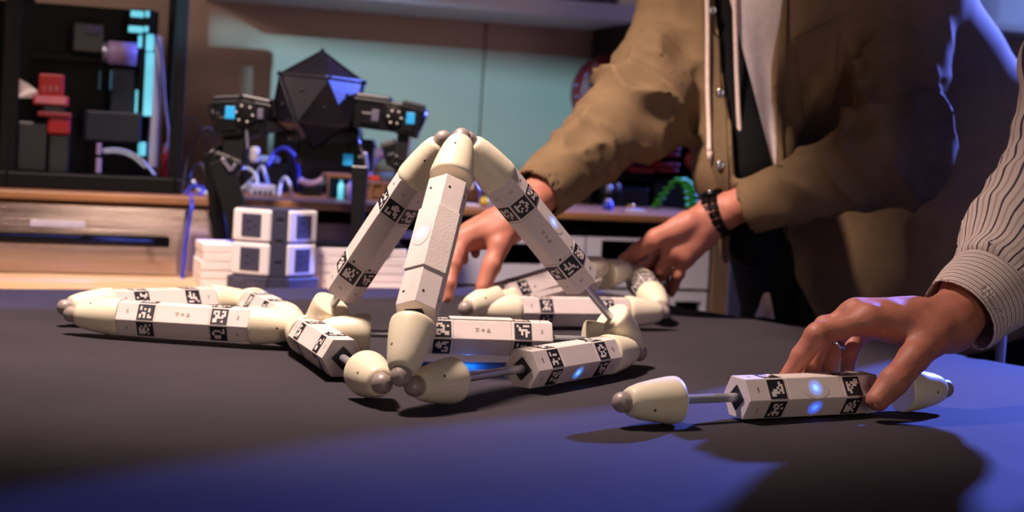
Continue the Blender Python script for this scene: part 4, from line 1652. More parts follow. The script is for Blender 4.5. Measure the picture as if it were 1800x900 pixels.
m.lathe([(0.003, 0), (0.007, 0), (0.007, 0.012), (0.003, 0.012), (0.003, 0)], 6, Matrix.Translation((0, 0, 0.007)) @ Matrix.Rotation(math.radians(90), 4, 'X'))
m.obj('nut', MT['gold'], q.t)
# coiled green hose hanging in an upside-down V
path = spline([W(x, y, 0.2) for x, y in ((1150, 366), (1166, 342), (1188, 316))], 20)
pts = []
ntur = 5
for i in range(ntur * 14 + 1):
    t = i / (ntur * 14) * (len(path) - 1)
    a, b = path[int(t)], path[min(int(t) + 1, len(path) - 1)]
    p = a.lerp(b, t - int(t))
    an = i / 14 * 2 * math.pi
    pts.append(p + Vector((math.cos(an) * 0.0065, math.sin(an) * 0.0065, 0)))
path = spline([W(x, y, 0.2) for x, y in ((1196, 314), (1212, 330), (1218, 368))], 20)
nt2 = 7
for i in range(nt2 * 14 + 1):
    t = i / (nt2 * 14) * (len(path) - 1)
    a, b = path[int(t)], path[min(int(t) + 1, len(path) - 1)]
    p = a.lerp(b, t - int(t))
    an = i / 14 * 2 * math.pi
    pts.append(p + Vector((math.cos(an) * 0.0135, math.sin(an) * 0.0135, 0)))
m = MB()
m.tube(pts, 0.0024, 6)
tag(m.obj('coiled_hose', MT['green'], mw=RM.copy()), 'bright green coiled hose in front of the dark tool rack', 'hose')

# slim pole seen past the right edge of the cloth
pz = Q(1760, 600, 1.95)
po = thing('floor_stand', 'slim metal floor stand behind the right edge of the black cloth', 'stand', (pz.x, pz.y, 0))
m = MB()
m.cyl((0, 0, 0.01), (0, 0, 0.79), 0.0062, 12)
m.obj('pole', MT['alu'], po)
m = MB()
m.lathe([(0, 0), (0.12, 0), (0.12, 0.008), (0.02, 0.016), (0, 0.016)], 28)
m.obj('base', MT['blackm'], po)
m = MB()
m.lathe([(0, 0.79), (0.012, 0.79), (0.012, 0.81), (0, 0.815)], 16)
m.obj('cap', MT['blackm'], po)

# projector that throws the cyan light: added out of view to shape its beam
pj = thing('projector', 'small black projector added out of view at the left, masking the cyan light on the wall', 'projector', PROJ)
zt = Vector((-0.25, 3.0, 1.08)) - PROJ
yl = Vector((0, 1, 0))


def pdir(px, py):
    p = RM @ W(px, py, WALL_V)
    d = p - PROJ
    return d / d.y


tl_, br_ = pdir(362, 42), pdir(1075, 335)
ay = 0.26
m = MB()
st_ = pdir(455, 85)
for (x0, x1, z0, z1) in ((tl_.x * ay, st_.x * ay, -0.3, st_.z * ay), (-0.3, tl_.x * ay, -0.3, 0.3), (br_.x * ay, 0.36, -0.3, 0.3), (tl_.x * ay, br_.x * ay, -0.3, br_.z * ay), (tl_.x * ay, br_.x * ay, tl_.z * ay, 0.3)):
    m.box(((x0 + x1) / 2, ay, (z0 + z1) / 2), (x1 - x0, 0.004, z1 - z0))
m.obj('beam_mask', MT['blackm'], pj)  # added mask that cuts the cyan patch to its outline
m = MB()
m.box((0.0, -0.13, 0.0), (0.24, 0.2, 0.1), 0.01)
m.obj('housing', MT['blackp'], pj)
for s in (-1, 1):
    m = MB()
    m.cyl((s * 0.11 + 0.03, -0.06, 0.0), (s * 0.29 + 0.03, ay, 0.0), 0.004, 8)
    m.obj('bracket', MT['blackm'], pj)
m = MB()
m.cyl((0, -0.13, 0.05), (0, -0.13, 0.9), 0.012, 12)
m.obj('ceiling_pole', MT['blackm'], pj)

# key lamp housing added out of view, shading the jacket with its black flag
sl = thing('added_lamp_rig', 'black stage lamp with a flag added out of view over the table, shading the jacket', 'lamp', KEY)
m = MB()
m.lathe([(0.0, 0.22), (0.11, 0.2), (0.13, 0.02), (0.135, 0.02), (0.115, 0.215), (0.0, 0.24)], 28)
m.obj('housing', MT['blackm'], sl)


def kd(az, el, r):
    az, el = math.radians(az), math.radians(el)
    return Vector((math.cos(az) * math.cos(el), math.sin(az) * math.cos(el), math.sin(el))) * r


m = MB()
q4 = [kd(35, -18, 0.8), kd(35, -48.5, 0.8), kd(33, -50, 0.8), kd(29, -54, 0.8), kd(12, -54, 0.85), kd(10, -18, 0.85)]
nn = kd(34, -38, 0.004)
va = [m.bm.verts.new(p) for p in q4]
vb = [m.bm.verts.new(p + nn) for p in q4]
m.bm.faces.new(va)
m.bm.faces.new(vb[::-1])
for i in range(6):
    m.bm.faces.new((va[i], vb[i], vb[(i + 1) % 6], va[(i + 1) % 6]))
m.obj('blocker', MT['blackm'], sl)
m = MB()
m.tube([(0, 0, 0.22), tuple(kd(30, 20, 0.5)), tuple(q4[5])], 0.006, 8)
m.obj('blocker_arm', MT['blackm'], sl)
m = MB()
m.cyl((0, 0, 0.22), (0, 0, 0.5), 0.014, 12)
m.obj('ceiling_pole', MT['blackm'], sl)

# ------------------------------------------------------------------ people


def hand_field(wrist, elbow, fingers, thumb, wr=0.0255, fat=1.0):
    """fingers: lists of 4 points (knuckle .. tip); thumb: 4 points (root, knuckle, joint, tip)"""
    wrist, elbow = Vector(wrist), Vector(elbow)
    mid_k = sum((Vector(f[0]) for f in fingers), Vector()) / len(fingers)
    wd = (wrist - mid_k).normalized()
    palm = []
    for i, f in enumerate(fingers):
        k = Vector(f[0])
        side = (Vector(fingers[0][0]) - Vector(fingers[-1][0])) * ((1.5 - i) / 3 * 0.42)
        palm.append((wrist + side * 0.8, k, 0.0195, 0.0118))
        palm.append((wrist.lerp(k, 0.45) + side * 0.2, k, 0.0165, 0.0112))
    fore = [(elbow, wrist.lerp(elbow, 0.35), 0.041, wr * 1.12), (wrist.lerp(elbow, 0.35), wrist, wr * 1.12, wr * 0.93)]
    th = [(wrist.lerp(Vector(thumb[0]), 0.4), thumb[0], 0.0195, 0.0172), (thumb[0], thumb[1], 0.0172, 0.0138),
          (thumb[1], thumb[2], 0.0130 * fat, 0.0120 * fat), (thumb[2], thumb[3], 0.0121 * fat, 0.0102 * fat)]
    web = [(Vector(thumb[0]).lerp(Vector(thumb[1]), 0.3), Vector(fingers[0][0]).lerp(wrist, 0.25), 0.0125, 0.0115)]
    fr = []
    for i, f in enumerate(fingers):
        s = (1.0, 1.03, 0.97, 0.84)[i] * fat
        fr.append([(f[0], f[1], 0.0112 * s, 0.0100 * s), (f[1], f[2], 0.0100 * s, 0.0088 * s), (f[2], f[3], 0.0089 * s, 0.0074 * s)])
    joints = [(Vector(f[1]), 0.0105 * fat * (1.0, 1.03, 0.97, 0.84)[i]) for i, f in enumerate(fingers)]
    knuck = [Vector(f[0]) for f in fingers]
    pb = [Vector(x) for x in ()]

    def fn(p):
        d = None
        for a, b, ra, rb in fore + palm:
            q = rc(p, a, b, ra, rb)
            d = q if d is None else smin(d, q, 0.016)
        for a, b, ra, rb in web:
            d = smin(d, rc(p, a, b, ra, rb), 0.018)
        t = None
        for a, b, ra, rb in th:
            q = rc(p, a, b, ra, rb)
            t = q if t is None else smin(t, q, 0.005)
        d = smin(d, t, 0.011)
        F_ = None
        for ch in fr:
            c = None
            for a, b, ra, rb in ch:
                q = rc(p, a, b, ra, rb)
                c = q if c is None else smin(c, q, 0.0035)
            F_ = c if F_ is None else smin(F_, c, 0.0012)
        d = smin(d, F_, 0.009)
        for k, r in joints:                      # knuckle thickenings
            d = smin(d, np.linalg.norm(p - np.array(k, np.float32), axis=1) - r, 0.004)
        # tendons and skin relief
        x, y, z = p[:, 0], p[:, 1], p[:, 2]
        d = d + 0.0005 * np.sin(x * 190 + 2 * np.sin(z * 90)) * np.sin(y * 170 + z * 120)
        return d

    allp = fore[1:] + palm + th + web + [c for ch in fr for c in ch]
    lo, hi = bounds(allp, 0.006)
    return fn, lo, hi


def nail(parent, inv, joint, tip, up_dir, r, mt='nail'):
    joint, tip, up_dir = Vector(joint), Vector(tip), Vector(up_dir)
    y = (tip - joint).normalized()
    n = (up_dir - y * up_dir.dot(y)).normalized()
    x = y.cross(n)
    mw = Matrix((x, y, n)).transposed().to_4x4()
    mw.translation = tip + n * (r * 0.80) + y * r * 0.05
    m = MB()
    nseg = 7
    for sgn in (1,):
        rows = []
        for i in range(6):
            v = i / 5
            row = []
            for j in range(nseg):
                a = (j / (nseg - 1) - 0.5) * 1.7
                wv = 0.74 * math.sqrt(max(0.05, 1 - (2 * v - 1) ** 4))
                row.append(m.bm.verts.new((math.sin(a * wv) * r * 0.92, (v - 0.45) * r * 1.5, (math.cos(a * wv) - 1) * r * 0.8 + 0.0004)))
            rows.append(row)
        for a, b in zip(rows[:-1], rows[1:]):
            for j in range(nseg - 1):
                m.bm.faces.new((a[j], a[j + 1], b[j + 1], b[j]))
    bmesh.ops.solidify(m.bm, geom=m.bm.faces[:], thickness=0.0008)
    o = m.obj('finger_nail', MT[mt], parent, inv @ mw, smooth=50)
    return o


def join_mesh(name, chunks, material):
    Vs, Qs, n = [], [], 0
    for V, Qd in chunks:
        Vs.append(V)
        Qs.append(Qd + n)
        n += len(V)
    return np_mesh(name, np.concatenate(Vs), np.concatenate(Qs), material)


def chain(p, pts, rs, k=0.03):
    d = None
    for a, b, ra, rb in zip(pts[:-1], pts[1:], rs[:-1], rs[1:]):
        q = rc(p, a, b, ra, rb)
        d = q if d is None else smin(d, q, k)
    return d


def folds(p, a, b, lam, amp, seed=0.0, twist=1.2):
    """cloth folds running round the axis a-b"""
    a, b = np.array(a, np.float32), np.array(b, np.float32)
    ax = (b - a) / np.linalg.norm(b - a)
    s = (p - a) @ ax
    e1 = np.cross(ax, [0.13, 0.2, 1.0])
    e1 /= np.linalg.norm(e1)
    e2 = np.cross(ax, e1)
    q = p - a
    ph = np.arctan2(q @ e2, q @ e1)
    f = 0
    for l_, am, tw, sd in ((lam * 1.35, 0.6, twist * 1.4, seed), (lam * 0.62, 0.34, -twist * 1.1, seed + 1.7), (lam * 2.4, 0.5, twist * 2.2, seed + 4.1)):
        w_ = s / l_ * 2 * np.pi + tw * np.sin(ph + sd) + 1.5 * np.sin(ph * 2 + s * 26 + sd * 2) * np.sin(s * 19 + sd) + 0.7 * np.sin(ph * 3 - s * 40 + sd)
        r_ = 1 - np.abs(np.sin(w_ * 0.5)) ** 0.6 * 1.55
        f = f + am * r_ * (0.5 + 0.5 * np.sin(1.0 * ph + s * 29 + sd * 5))
    return amp * 3.0 * f


def sm(x, a, b):
    t = np.clip((x - a) / (b - a), 0, 1)
    return t * t * (3 - 2 * t)


def seg_t(p, a, b):
    a, b = np.array(a, np.float32), np.array(b, np.float32)
    ba = b - a
    return (p - a) @ ba / (ba @ ba)


def plane(p, pt, n):
    n = np.array(n, np.float32)
    n = n / np.linalg.norm(n)
    return (p - np.array(pt, np.float32)) @ n


def build_head(p, c, f, s=1.0):
    """c centre of the skull, f facing direction (horizontal)"""
    c, f = np.array(c, np.float32), np.array(f, np.float32)
    f = f / np.linalg.norm(f)
    l = np.array([-f[1], f[0], 0], np.float32)
    q = p - c
    L_ = np.stack([q @ l, q @ f, q[:, 2]], 1)
    d = ell(L_, (0, -0.012, 0.02), (0.074, 0.094, 0.092))
    d = smin(d, ell(L_, (0, 0.028, -0.06), (0.052, 0.058, 0.062)), 0.04)
    d = smin(d, rc(L_, (0, 0.088, 0.01), (0, 0.105, -0.026), 0.009, 0.0135), 0.012)   # nose
    for sx in (-1, 1):
        d = smin(d, ell(L_, (sx * 0.077, -0.008, -0.012), (0.008, 0.02, 0.032)), 0.008)   # ears
        d = smax(d, -(np.linalg.norm(L_ - np.array([sx * 0.032, 0.094, 0.012], np.float32), axis=1) - 0.014), 0.012)
        d = smin(d, np.linalg.norm(L_ - np.array([sx * 0.032, 0.078, 0.012], np.float32), axis=1) - 0.0125, 0.003)   # eyes
    d = smin(d, rc(L_, (-0.022, 0.084, -0.058), (0.022, 0.084, -0.058), 0.006, 0.006), 0.006)   # mouth
    return d


def hair_mesh(c, f, parent, inv):
    def fn(p):
        c_, f_ = np.array(c, np.float32), np.array(f, np.float32)
        f_ = f_ / np.linalg.norm(f_)
        l = np.array([-f_[1], f_[0], 0], np.float32)
        q = p - c_
        L_ = np.stack([q @ l, q @ f_, q[:, 2]], 1)
        d = ell(L_, (0, -0.016, 0.028), (0.083, 0.103, 0.098))
        cut = np.maximum(0.02 + (L_[:, 1] - 0.03) * 1.3 - L_[:, 2] * 0.9, -0.06 - L_[:, 2] - 0.4 * L_[:, 1])
        d = smax(d, cut, 0.02)
        return d + 0.0015 * np.sin(L_[:, 0] * 260 + 3 * np.sin(L_[:, 1] * 60))
    lo = np.array(c) - 0.15
    V, Qd = sdf_verts(fn, lo, lo + 0.3, 0.006)
    return new_obj('hair', np_mesh('hair', V, Qd, MT['hair']), parent, inv)


def shoes(root, inv, feet, fdir2):
    for ft in feet:
        f_ = Vector(fdir2).normalized()
        m = MB()
        mw = Matrix.Translation(Vector((ft[0], ft[1], 0))) @ Matrix.Rotation(math.atan2(f_.y, f_.x) - math.pi / 2, 4, 'Z')
        pr_ = [(0.034, -0.08), (0.04, 0.0), (0.046, 0.1), (0.038, 0.16), (0.0, 0.185), (-0.036, 0.16), (-0.042, 0.1), (-0.038, 0.0), (-0.034, -0.08)]
        m.prism(pr_, 0.0, 0.022, mw, bev=0.004)
        m.prism([(x * 0.93, y * 0.96) for x, y in pr_], 0.02, 0.07, mw, bev=0.02)
        m.obj('shoe', MT['leather'], root, inv, smooth=40)


# ================= the person in the olive jacket
shR, elR, cuR, wrR = Q(1222, -14, 2.38), Q(1128, 186, 2.2), Q(947, 339, 2.02), Q(893, 392, 1.96)
shL, elL, cuL, wrL = Q(1584, -25, 2.15), Q(1576, 268, 2.03), Q(1322, 362, 2.10), Q(1262, 374, 2.135)
pelv, bel, che, nek = Vector((0.69, 2.47, 0.84)), Vector((0.565, 2.375, 1.04)), Vector((0.425, 2.265, 1.25)), Vector((0.37, 2.19, 1.38))
pelB = Vector((0.555, 2.37, 0.84))
LD = Vector((0.8, -0.6, 0))           # towards the left shoulder
FD = Vector((-0.6, -0.8, 0))          # the way the chest faces
p1_loc = Vector((0.72, 2.5, 0))
P1 = thing('person', 'person in an open olive jacket and pale hooded top reaching to the rear struts', 'person', p1_loc)
INV1 = Matrix.Translation(-p1_loc)

fR = [[Q(815, 421, 1.93), Q(797, 465, 1.90), Q(790, 498, 1.885), Q(786, 522, 1.88)],
      [Q(828, 412, 1.95), Q(803, 440, 1.94), Q(794, 474, 1.925), Q(790, 500, 1.915)],
      [Q(844, 408, 1.97), Q(822, 424, 1.985), Q(812, 442, 1.975), Q(814, 456, 1.96)],
      [Q(860, 408, 1.985), Q(842, 420, 2.0), Q(834, 434, 1.99), Q(836, 446, 1.98)]]
tR = [Q(882, 405, 1.945), Q(878, 432, 1.925), Q(864, 468, 1.91), Q(849, 504, 1.90)]
handR, loR, hiR = hand_field(wrR, wrR.lerp(elR, 0.9), fR, tR)
fL = [[Q(1166, 426, 2.155), Q(1152, 454, 2.180), Q(1140, 465, 2.190), Q(1127, 468, 2.195)],
      [Q(1180, 432, 2.148), Q(1165, 462, 2.180), Q(1156, 482, 2.200), Q(1150, 494, 2.205)],
      [Q(1184, 440, 2.125), Q(1165, 474, 2.135), Q(1163, 498, 2.160), Q(1166, 512, 2.180)],
      [Q(1206, 450, 2.125), Q(1192, 482, 2.130), Q(1184, 502, 2.150), Q(1180, 515, 2.165)]]
tL = [Q(1212, 392, 2.120), Q(1152, 419, 2.115), Q(1122, 441, 2.135), Q(1099, 457, 2.150)]
handL, loL, hiL = hand_field(wrL, wrL.lerp(elL, 0.9), fL, tL)
head1_c, head1_f = nek + Vector((-0.10, -0.15, 0.15)), FD


def body1(p):
    d = chain(p, [pelB, bel, che], [0.095, 0.10, 0.11], 0.08)
    for s in (-1, 1):
        d = smin(d, chain(p, [pelB + LD * 0.06 * s, che + LD * 0.1 * s], [0.085, 0.09], 0.05), 0.05)
    d = smin(d, rc(p, shR, shL, 0.06, 0.06), 0.06)
    d = smin(d, rc(p, nek - Vector((0, 0, 0.05)), head1_c - Vector((0, 0, 0.06)), 0.06, 0.052), 0.04)
    d = smin(d, build_head(p, head1_c, head1_f), 0.02)
    for a, b, c in ((shR, elR, wrR), (shL, elL, wrL)):
        d = smin(d, chain(p, [a, b, b.lerp(c, 0.6)], [0.05, 0.042, 0.034], 0.03), 0.03)
    for s, ft in ((-1, Vector((0.52, 2.52, 0.06))), (1, Vector((0.70, 2.32, 0.06)))):
        hip = pelB + LD * 0.085 * s
        d = smin(d, chain(p, [hip, hip.lerp(ft, 0.5) + FD * 0.03, ft], [0.085, 0.056, 0.04], 0.03), 0.03)
    return d


ch = [sdf_verts(handR, loR, hiR, 0.0019), sdf_verts(handL, loL, hiL, 0.0019),
      sdf_verts(body1, (-0.1, 1.9, 0.0), (1.0, 2.8, 1.75), 0.0105)]
b1 = new_obj('body', join_mesh('body', ch, MT['skinA']), P1, INV1)
hair_mesh(head1_c, head1_f, P1, INV1)
for j, t, u in ((tL[2], tL[3], (-0.5, -1, 0.7)), (fL[0][2], fL[0][3], (0, 0.6, 1)), (tR[2], tR[3], (0.9, -0.3, 0.3)), (fR[0][2], fR[0][3], (-0.8, -0.8, 0.2))):
    nail(P1, INV1, j, t, u, 0.0092)

OPEN = [Q(x, y, 2.15) for x, y in ((1240, -420), (1400, -420), (1376, -60), (1361, 120), (1362, 292), (1392, 420), (1480, 600), (1292, 600), (1287, 440), (1285, 220), (1258, -60))]
OPEN2 = np.array([(p.x, p.z) for p in OPEN], np.float32)


def poly_sd(p2, poly):
    d = np.full(len(p2), 1e9, np.float32)
    s = np.ones(len(p2), np.float32)
    n = len(poly)
    j = n - 1
    for i in range(n):
        e = poly[j] - poly[i]
        w_ = p2 - poly[i]
        b = w_ - e * np.clip((w_ @ e) / (e @ e), 0, 1)[:, None]
        d = np.minimum(d, (b * b).sum(1))
        c1 = p2[:, 1] >= poly[i][1]
        c2 = p2[:, 1] < poly[j][1]
        c3 = e[0] * w_[:, 1] > e[1] * w_[:, 0]
        s = np.where((c1 & c2 & c3) | (~c1 & ~c2 & ~c3), -s, s)
        j = i
    return s * np.sqrt(d)


def torso1(p, grow):
    d = None
    for s, o in ((-1, 0.105), (0, 0), (1, 0.105)):
        k_ = 0.78 if s > 0 else 1.0
        q = chain(p, [pelv + LD * o * 1.3 * s + Vector((0.02, 0.02, -0.07)), pelv + LD * o * 1.3 * s, bel + LD * o * 1.2 * k_ * s, che + LD * o * k_ * s],
                  [0.125 + grow, 0.125 + grow, 0.116 + grow, 0.108 + grow + 0.012 * (s < 0)], 0.05)
        d = q if d is None else smin(d, q, 0.07)
    d = smin(d, rc(p, shR, shL, 0.075 + grow, 0.075 + grow), 0.07)
    for o in (0.02, 0.13):
        d = smin(d, chain(p, [che + LD * o * 0.7, bel + LD * o, pelB + LD * o, pelB + LD * o - Vector((0, 0, 0.08))], [0.12 + grow, 0.12 + grow, 0.115 + grow, 0.115 + grow], 0.05), 0.06)
    d = smin(d, chain(p, [che - LD * 0.1 + FD * 0.045, FLAP0, FLAP1], [0.07 + grow, 0.055 + grow, 0.042 + grow], 0.05), 0.06)   # hanging right front
    return d


FLAP0, FLAP1 = Q(1312, 300, 2.19), Q(1326, 428, 2.20)
TAX = (che - pelv).normalized()
FN = (FD - TAX * FD.dot(TAX)).normalized()
aR, aL = (cuR - elR).normalized(), (cuL - elL).normalized()


def jacket(p):
    d = torso1(p, 0.012)
    x, y, z = p[:, 0], p[:, 1], p[:, 2]
    # long soft folds of the body
    d = d + 0.006 * np.sin(x * 24 + z * 9 + 2.2 * np.sin(z * 7 + y * 5)) * np.sin(z * 6.5 + x * 6 + 1.0) + 0.003 * np.sin(x * 47 - z * 33 + 2 * np.sin(x * 15))
    # hem
    d = smax(d, plane(p, pelv + Vector((0.0, 0, -0.10)), (0.12, 0.1, -1)), 0.01)
    # right sleeve
    r = smin(rc(p, shR, elR, 0.080, 0.066), rc(p, elR, cuR, 0.066, 0.041), 0.05)
    r = r - folds(p, elR, cuR, 0.060, 0.0085, 0.6, 1.9) * np.clip(1.15 - seg_t(p, elR, cuR), 0.3, 1) * sm(seg_t(p, elR, cuR), -0.35, 0.0) * (0.15 + 0.85 * sm(seg_t(p, elR, cuR), 0.95, 0.72))
    r = r - folds(p, shR, elR, 0.085, 0.0075, 2.0, 1.8) * np.clip(seg_t(p, shR, elR), 0.15, 1) * sm(seg_t(p, shR, elR), 1.15, 0.8)
    r = smax(r, plane(p, cuR + aR * 0.012, aR), 0.006)
    r = smax(r, -rc(p, cuR - aR * 0.03, cuR + aR * 0.1, 0.034, 0.037), 0.004)
    # left sleeve
    l = smin(rc(p, shL, elL, 0.080, 0.066), rc(p, elL, cuL, 0.066, 0.040), 0.05)
    l = l - folds(p, elL, cuL, 0.068, 0.0080, 1.4, 1.9) * np.clip(1.1 - seg_t(p, elL, cuL), 0.12, 1) * sm(seg_t(p, elL, cuL), -0.35, 0.0) * (0.15 + 0.85 * sm(seg_t(p, elL, cuL), 0.95, 0.72))
    l = l - folds(p, shL, elL, 0.12, 0.006, 3.1, 2.0) * np.clip(seg_t(p, shL, elL), 0.2, 1) * sm(seg_t(p, shL, elL), 1.15, 0.8)
    l = smax(l, plane(p, cuL + aL * 0.012, aL), 0.006)
    l = smax(l, -rc(p, cuL - aL * 0.03, cuL + aL * 0.1, 0.032, 0.036), 0.004)
    # open front (the cut reaches only the front half)
    op = poly_sd(np.stack([x, z], 1), OPEN2)
    front = smax(op, plane(p, che, -FN), 0.004)
    # hollow front panels: cut only a skin's depth
    d = smax(d, -smax(front, -torso1(p, -0.022), 0.002), 0.005)
    d = smin(d, r, 0.03)
    d = smin(d, l, 0.022)
    # neck opening
    d = smax(d, -rc(p, nek, head1_c, 0.07, 0.075), 0.01)
    return d


V, Qd = sdf_verts(jacket, (-0.12, 1.85, 0.66), (1.02, 2.86, 1.46), 0.0052)
jme = np_mesh('jacket', V, Qd, MT['olive'])
jk = new_obj('jacket', jme, P1, INV1)
V, Qd = sdf_verts(lambda p: smax(smin(torso1(p, -0.004), chain(p, [bel, pelB], [0.105, 0.11]), 0.05), -rc(p, nek, head1_c, 0.058, 0.06), 0.01), (0.1, 1.95, 0.6), (1.05, 2.85, 1.46), 0.01)
tme = np_mesh('shirt', V, Qd, MT['tee'])
new_obj('shirt', tme, P1, INV1)


def bvh_of(me):
    return BVHTree.FromPolygons([v.co[:] for v in me.vertices], [p.vertices[:] for p in me.polygons])


JB, TB = bvh_of(jme), bvh_of(tme)


def hit(px, py, trees=(JB,), off=0.0):
    d = ray(px, py)
    best = None
    for t in trees:
        h = t.ray_cast(CAM, d)
        if h[0] is not None and (best is None or h[3] < best[3]):
            best = h
    if best is None:
        return None, None
    return best[0] - d * off, best[1]


def drape(name, mt, quad, nx, ny, trees, off, th, parent, inv, lift=None):
    """cloth piece lying on a garment: quad = four corners in the order tl, tr, br, bl"""
    m = MB()
    fr_, bk = [], []
    tl, tr, br, bl = [Vector((*q, 0)) for q in quad]
    for j in range(ny + 1):
        for i in range(nx + 1):
            a = tl.lerp(tr, i / nx).lerp(bl.lerp(br, i / nx), j / ny)
            h, n = hit(a.x, a.y, trees, off)
            if h is None:
                h = Q(a.x, a.y, 2.2)
            if lift:
                h = h - ray(a.x, a.y) * lift(i / nx, j / ny)
            fr_.append(m.bm.verts.new(h))
            bk.append(m.bm.verts.new(h + ray(a.x, a.y) * th))
    W_ = nx + 1
    for j in range(ny):
        for i in range(nx):
            a = j * W_ + i
            m.bm.faces.new((fr_[a], fr_[a + 1], fr_[a + W_ + 1], fr_[a + W_]))
            m.bm.faces.new((bk[a], bk[a + W_], bk[a + W_ + 1], bk[a + 1]))
    ring = [i for i in range(nx + 1)] + [j * W_ + nx for j in range(1, ny + 1)] + [ny * W_ + i for i in range(nx - 1, -1, -1)] + [j * W_ for j in range(ny - 1, 0, -1)]
    for a, b in zip(ring, ring[1:] + ring[:1]):
        m.bm.faces.new((fr_[a], bk[a], bk[b], fr_[b]))
    return m.obj(name, MT[mt], parent, inv, smooth=60)


# pale hooded top seen in the opening
drape('hooded_top', 'hood', ((1252, -120), (1386, -120), (1366, 304), (1361, 300)), 12, 36, (TB,), 0.012, 0.01, P1, INV1,
      lift=lambda u, v: 0.004 * math.sin(u * 6 + v * 3))
# button band and its snaps
drape('button_band', 'olivelt', ((1232, -30), (1268, -30), (1284, 420), (1252, 300)), 4, 30, (JB,), 0.0035, 0.006, jk, Matrix.Identity(4))
for x, y in ((1252, 18), (1266, 163), (1266, 290)):
    h, n = hit(x, y, (JB, TB), 0.004)
    m = MB()
    m.lathe([(0, 0), (0.0062, 0), (0.0068, 0.0016), (0.005, 0.0034), (0.003, 0.003), (0, 0.003)], 20,
            Matrix.Translation(h) @ (-ray(x, y)).to_track_quat('Z', 'Y').to_matrix().to_4x4())
    m.obj('snap_button', MT['silver'], jk)
# chest pocket
drape('chest_pocket', 'olive', ((1397, 70), (1472, 36), (1464, 190), (1414, 214)), 8, 14, (JB,), 0.003, 0.006, jk, Matrix.Identity(4))
drape('pocket_edge', 'olivelt', ((1396, 66), (1472, 32), (1473, 43), (1397, 78)), 8, 2, (JB,), 0.0045, 0.004, jk, Matrix.Identity(4))
drape('front_edge', 'olivelt', ((1374, -30), (1384, -30), (1376, 292), (1364, 292)), 2, 20, (JB, TB), 0.006, 0.008, jk, Matrix.Identity(4))
# hem corner with lamp light painted in as a pale colour
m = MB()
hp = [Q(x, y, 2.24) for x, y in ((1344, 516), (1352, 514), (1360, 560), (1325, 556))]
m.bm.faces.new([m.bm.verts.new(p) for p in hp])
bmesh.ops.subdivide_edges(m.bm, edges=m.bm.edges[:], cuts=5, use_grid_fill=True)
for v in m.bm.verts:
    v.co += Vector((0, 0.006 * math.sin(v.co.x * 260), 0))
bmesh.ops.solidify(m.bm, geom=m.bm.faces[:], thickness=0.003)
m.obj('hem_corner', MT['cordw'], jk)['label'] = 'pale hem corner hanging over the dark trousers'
for nm, pts, endp in (('drawstring', ((1243, -110), (1243, -30), (1244, 60), (1244, 150), (1246, 220), (1247, 266)), ((1247, 266), (1248, 284))),
                      ('drawstring', ((1290, -110), (1291, -30), (1293, 60), (1296, 150), (1299, 215), (1303, 262), (1300, 300), (1297, 324)), ((1297, 324), (1294, 343)))):
    P_ = []
    for x, y in pts:
        h, n = hit(x, y, (JB, TB), 0.014)
        if h is None:                              # above the collar
            h = CAM + ray(x, y) * 2.21
        P_.append(h)
    if nm and pts[0][0] > 1280:
        dmin = min((p - CAM).dot(fw) for p in P_[:4])
        P_ = [CAM + ray(*px) * (((p - CAM).length + 2 * (P_[3] - CAM).length) / 3) for p, px in zip(P_, pts)]
    m = MB()
    m.tube(spline(P_, 8), 0.0036, 10)
    ds = m.obj(nm, MT['cordw'], P1, INV1)
    e = [P_[-1], CAM + ray(*endp[1]) * ((P_[-1] - CAM).length)]
    m = MB()
    m.tube([e[0], e[0].lerp(e[1], 0.5), e[1]], [0.0042, 0.0036, 0.0026], 10)
    m.obj('cord_end', MT['cordw'], ds)


def pants(pelv_, ld, fd, feet, lo, hi, z1, root, inv, mt):
    def fn(p):
        d = None
        for s, ft in zip((-1, 1), feet):
            hip = pelv_ + ld * 0.085 * s
            q = chain(p, [hip, hip.lerp(Vector(ft), 0.5) + fd * 0.03, Vector(ft)], [0.107, 0.075, 0.06], 0.03)
            d = q if d is None else smin(d, q, 0.04)
        d = smin(d, rc(p, pelv_ - ld * 0.09, pelv_ + ld * 0.09, 0.112, 0.112), 0.06)
        d = d - folds(p, feet[0], pelv_, 0.16, 0.004, 1.0)
        d = smax(d, p[:, 2] - z1, 0.005)
        return smax(d, 0.055 - p[:, 2], 0.005)
    V, Qd = sdf_verts(fn, lo, hi, 0.012)
    return new_obj('trousers', np_mesh('trousers', V, Qd, MT[mt]), root, inv)


pants(pelB, LD, FD, [(0.52, 2.52, 0.06), (0.70, 2.32, 0.06)], (0.3, 2.1, 0.0), (0.95, 2.8, 1.0), 0.95, P1, INV1, 'trouser')
shoes(P1, INV1, [(0.52, 2.52), (0.70, 2.32)], FD)

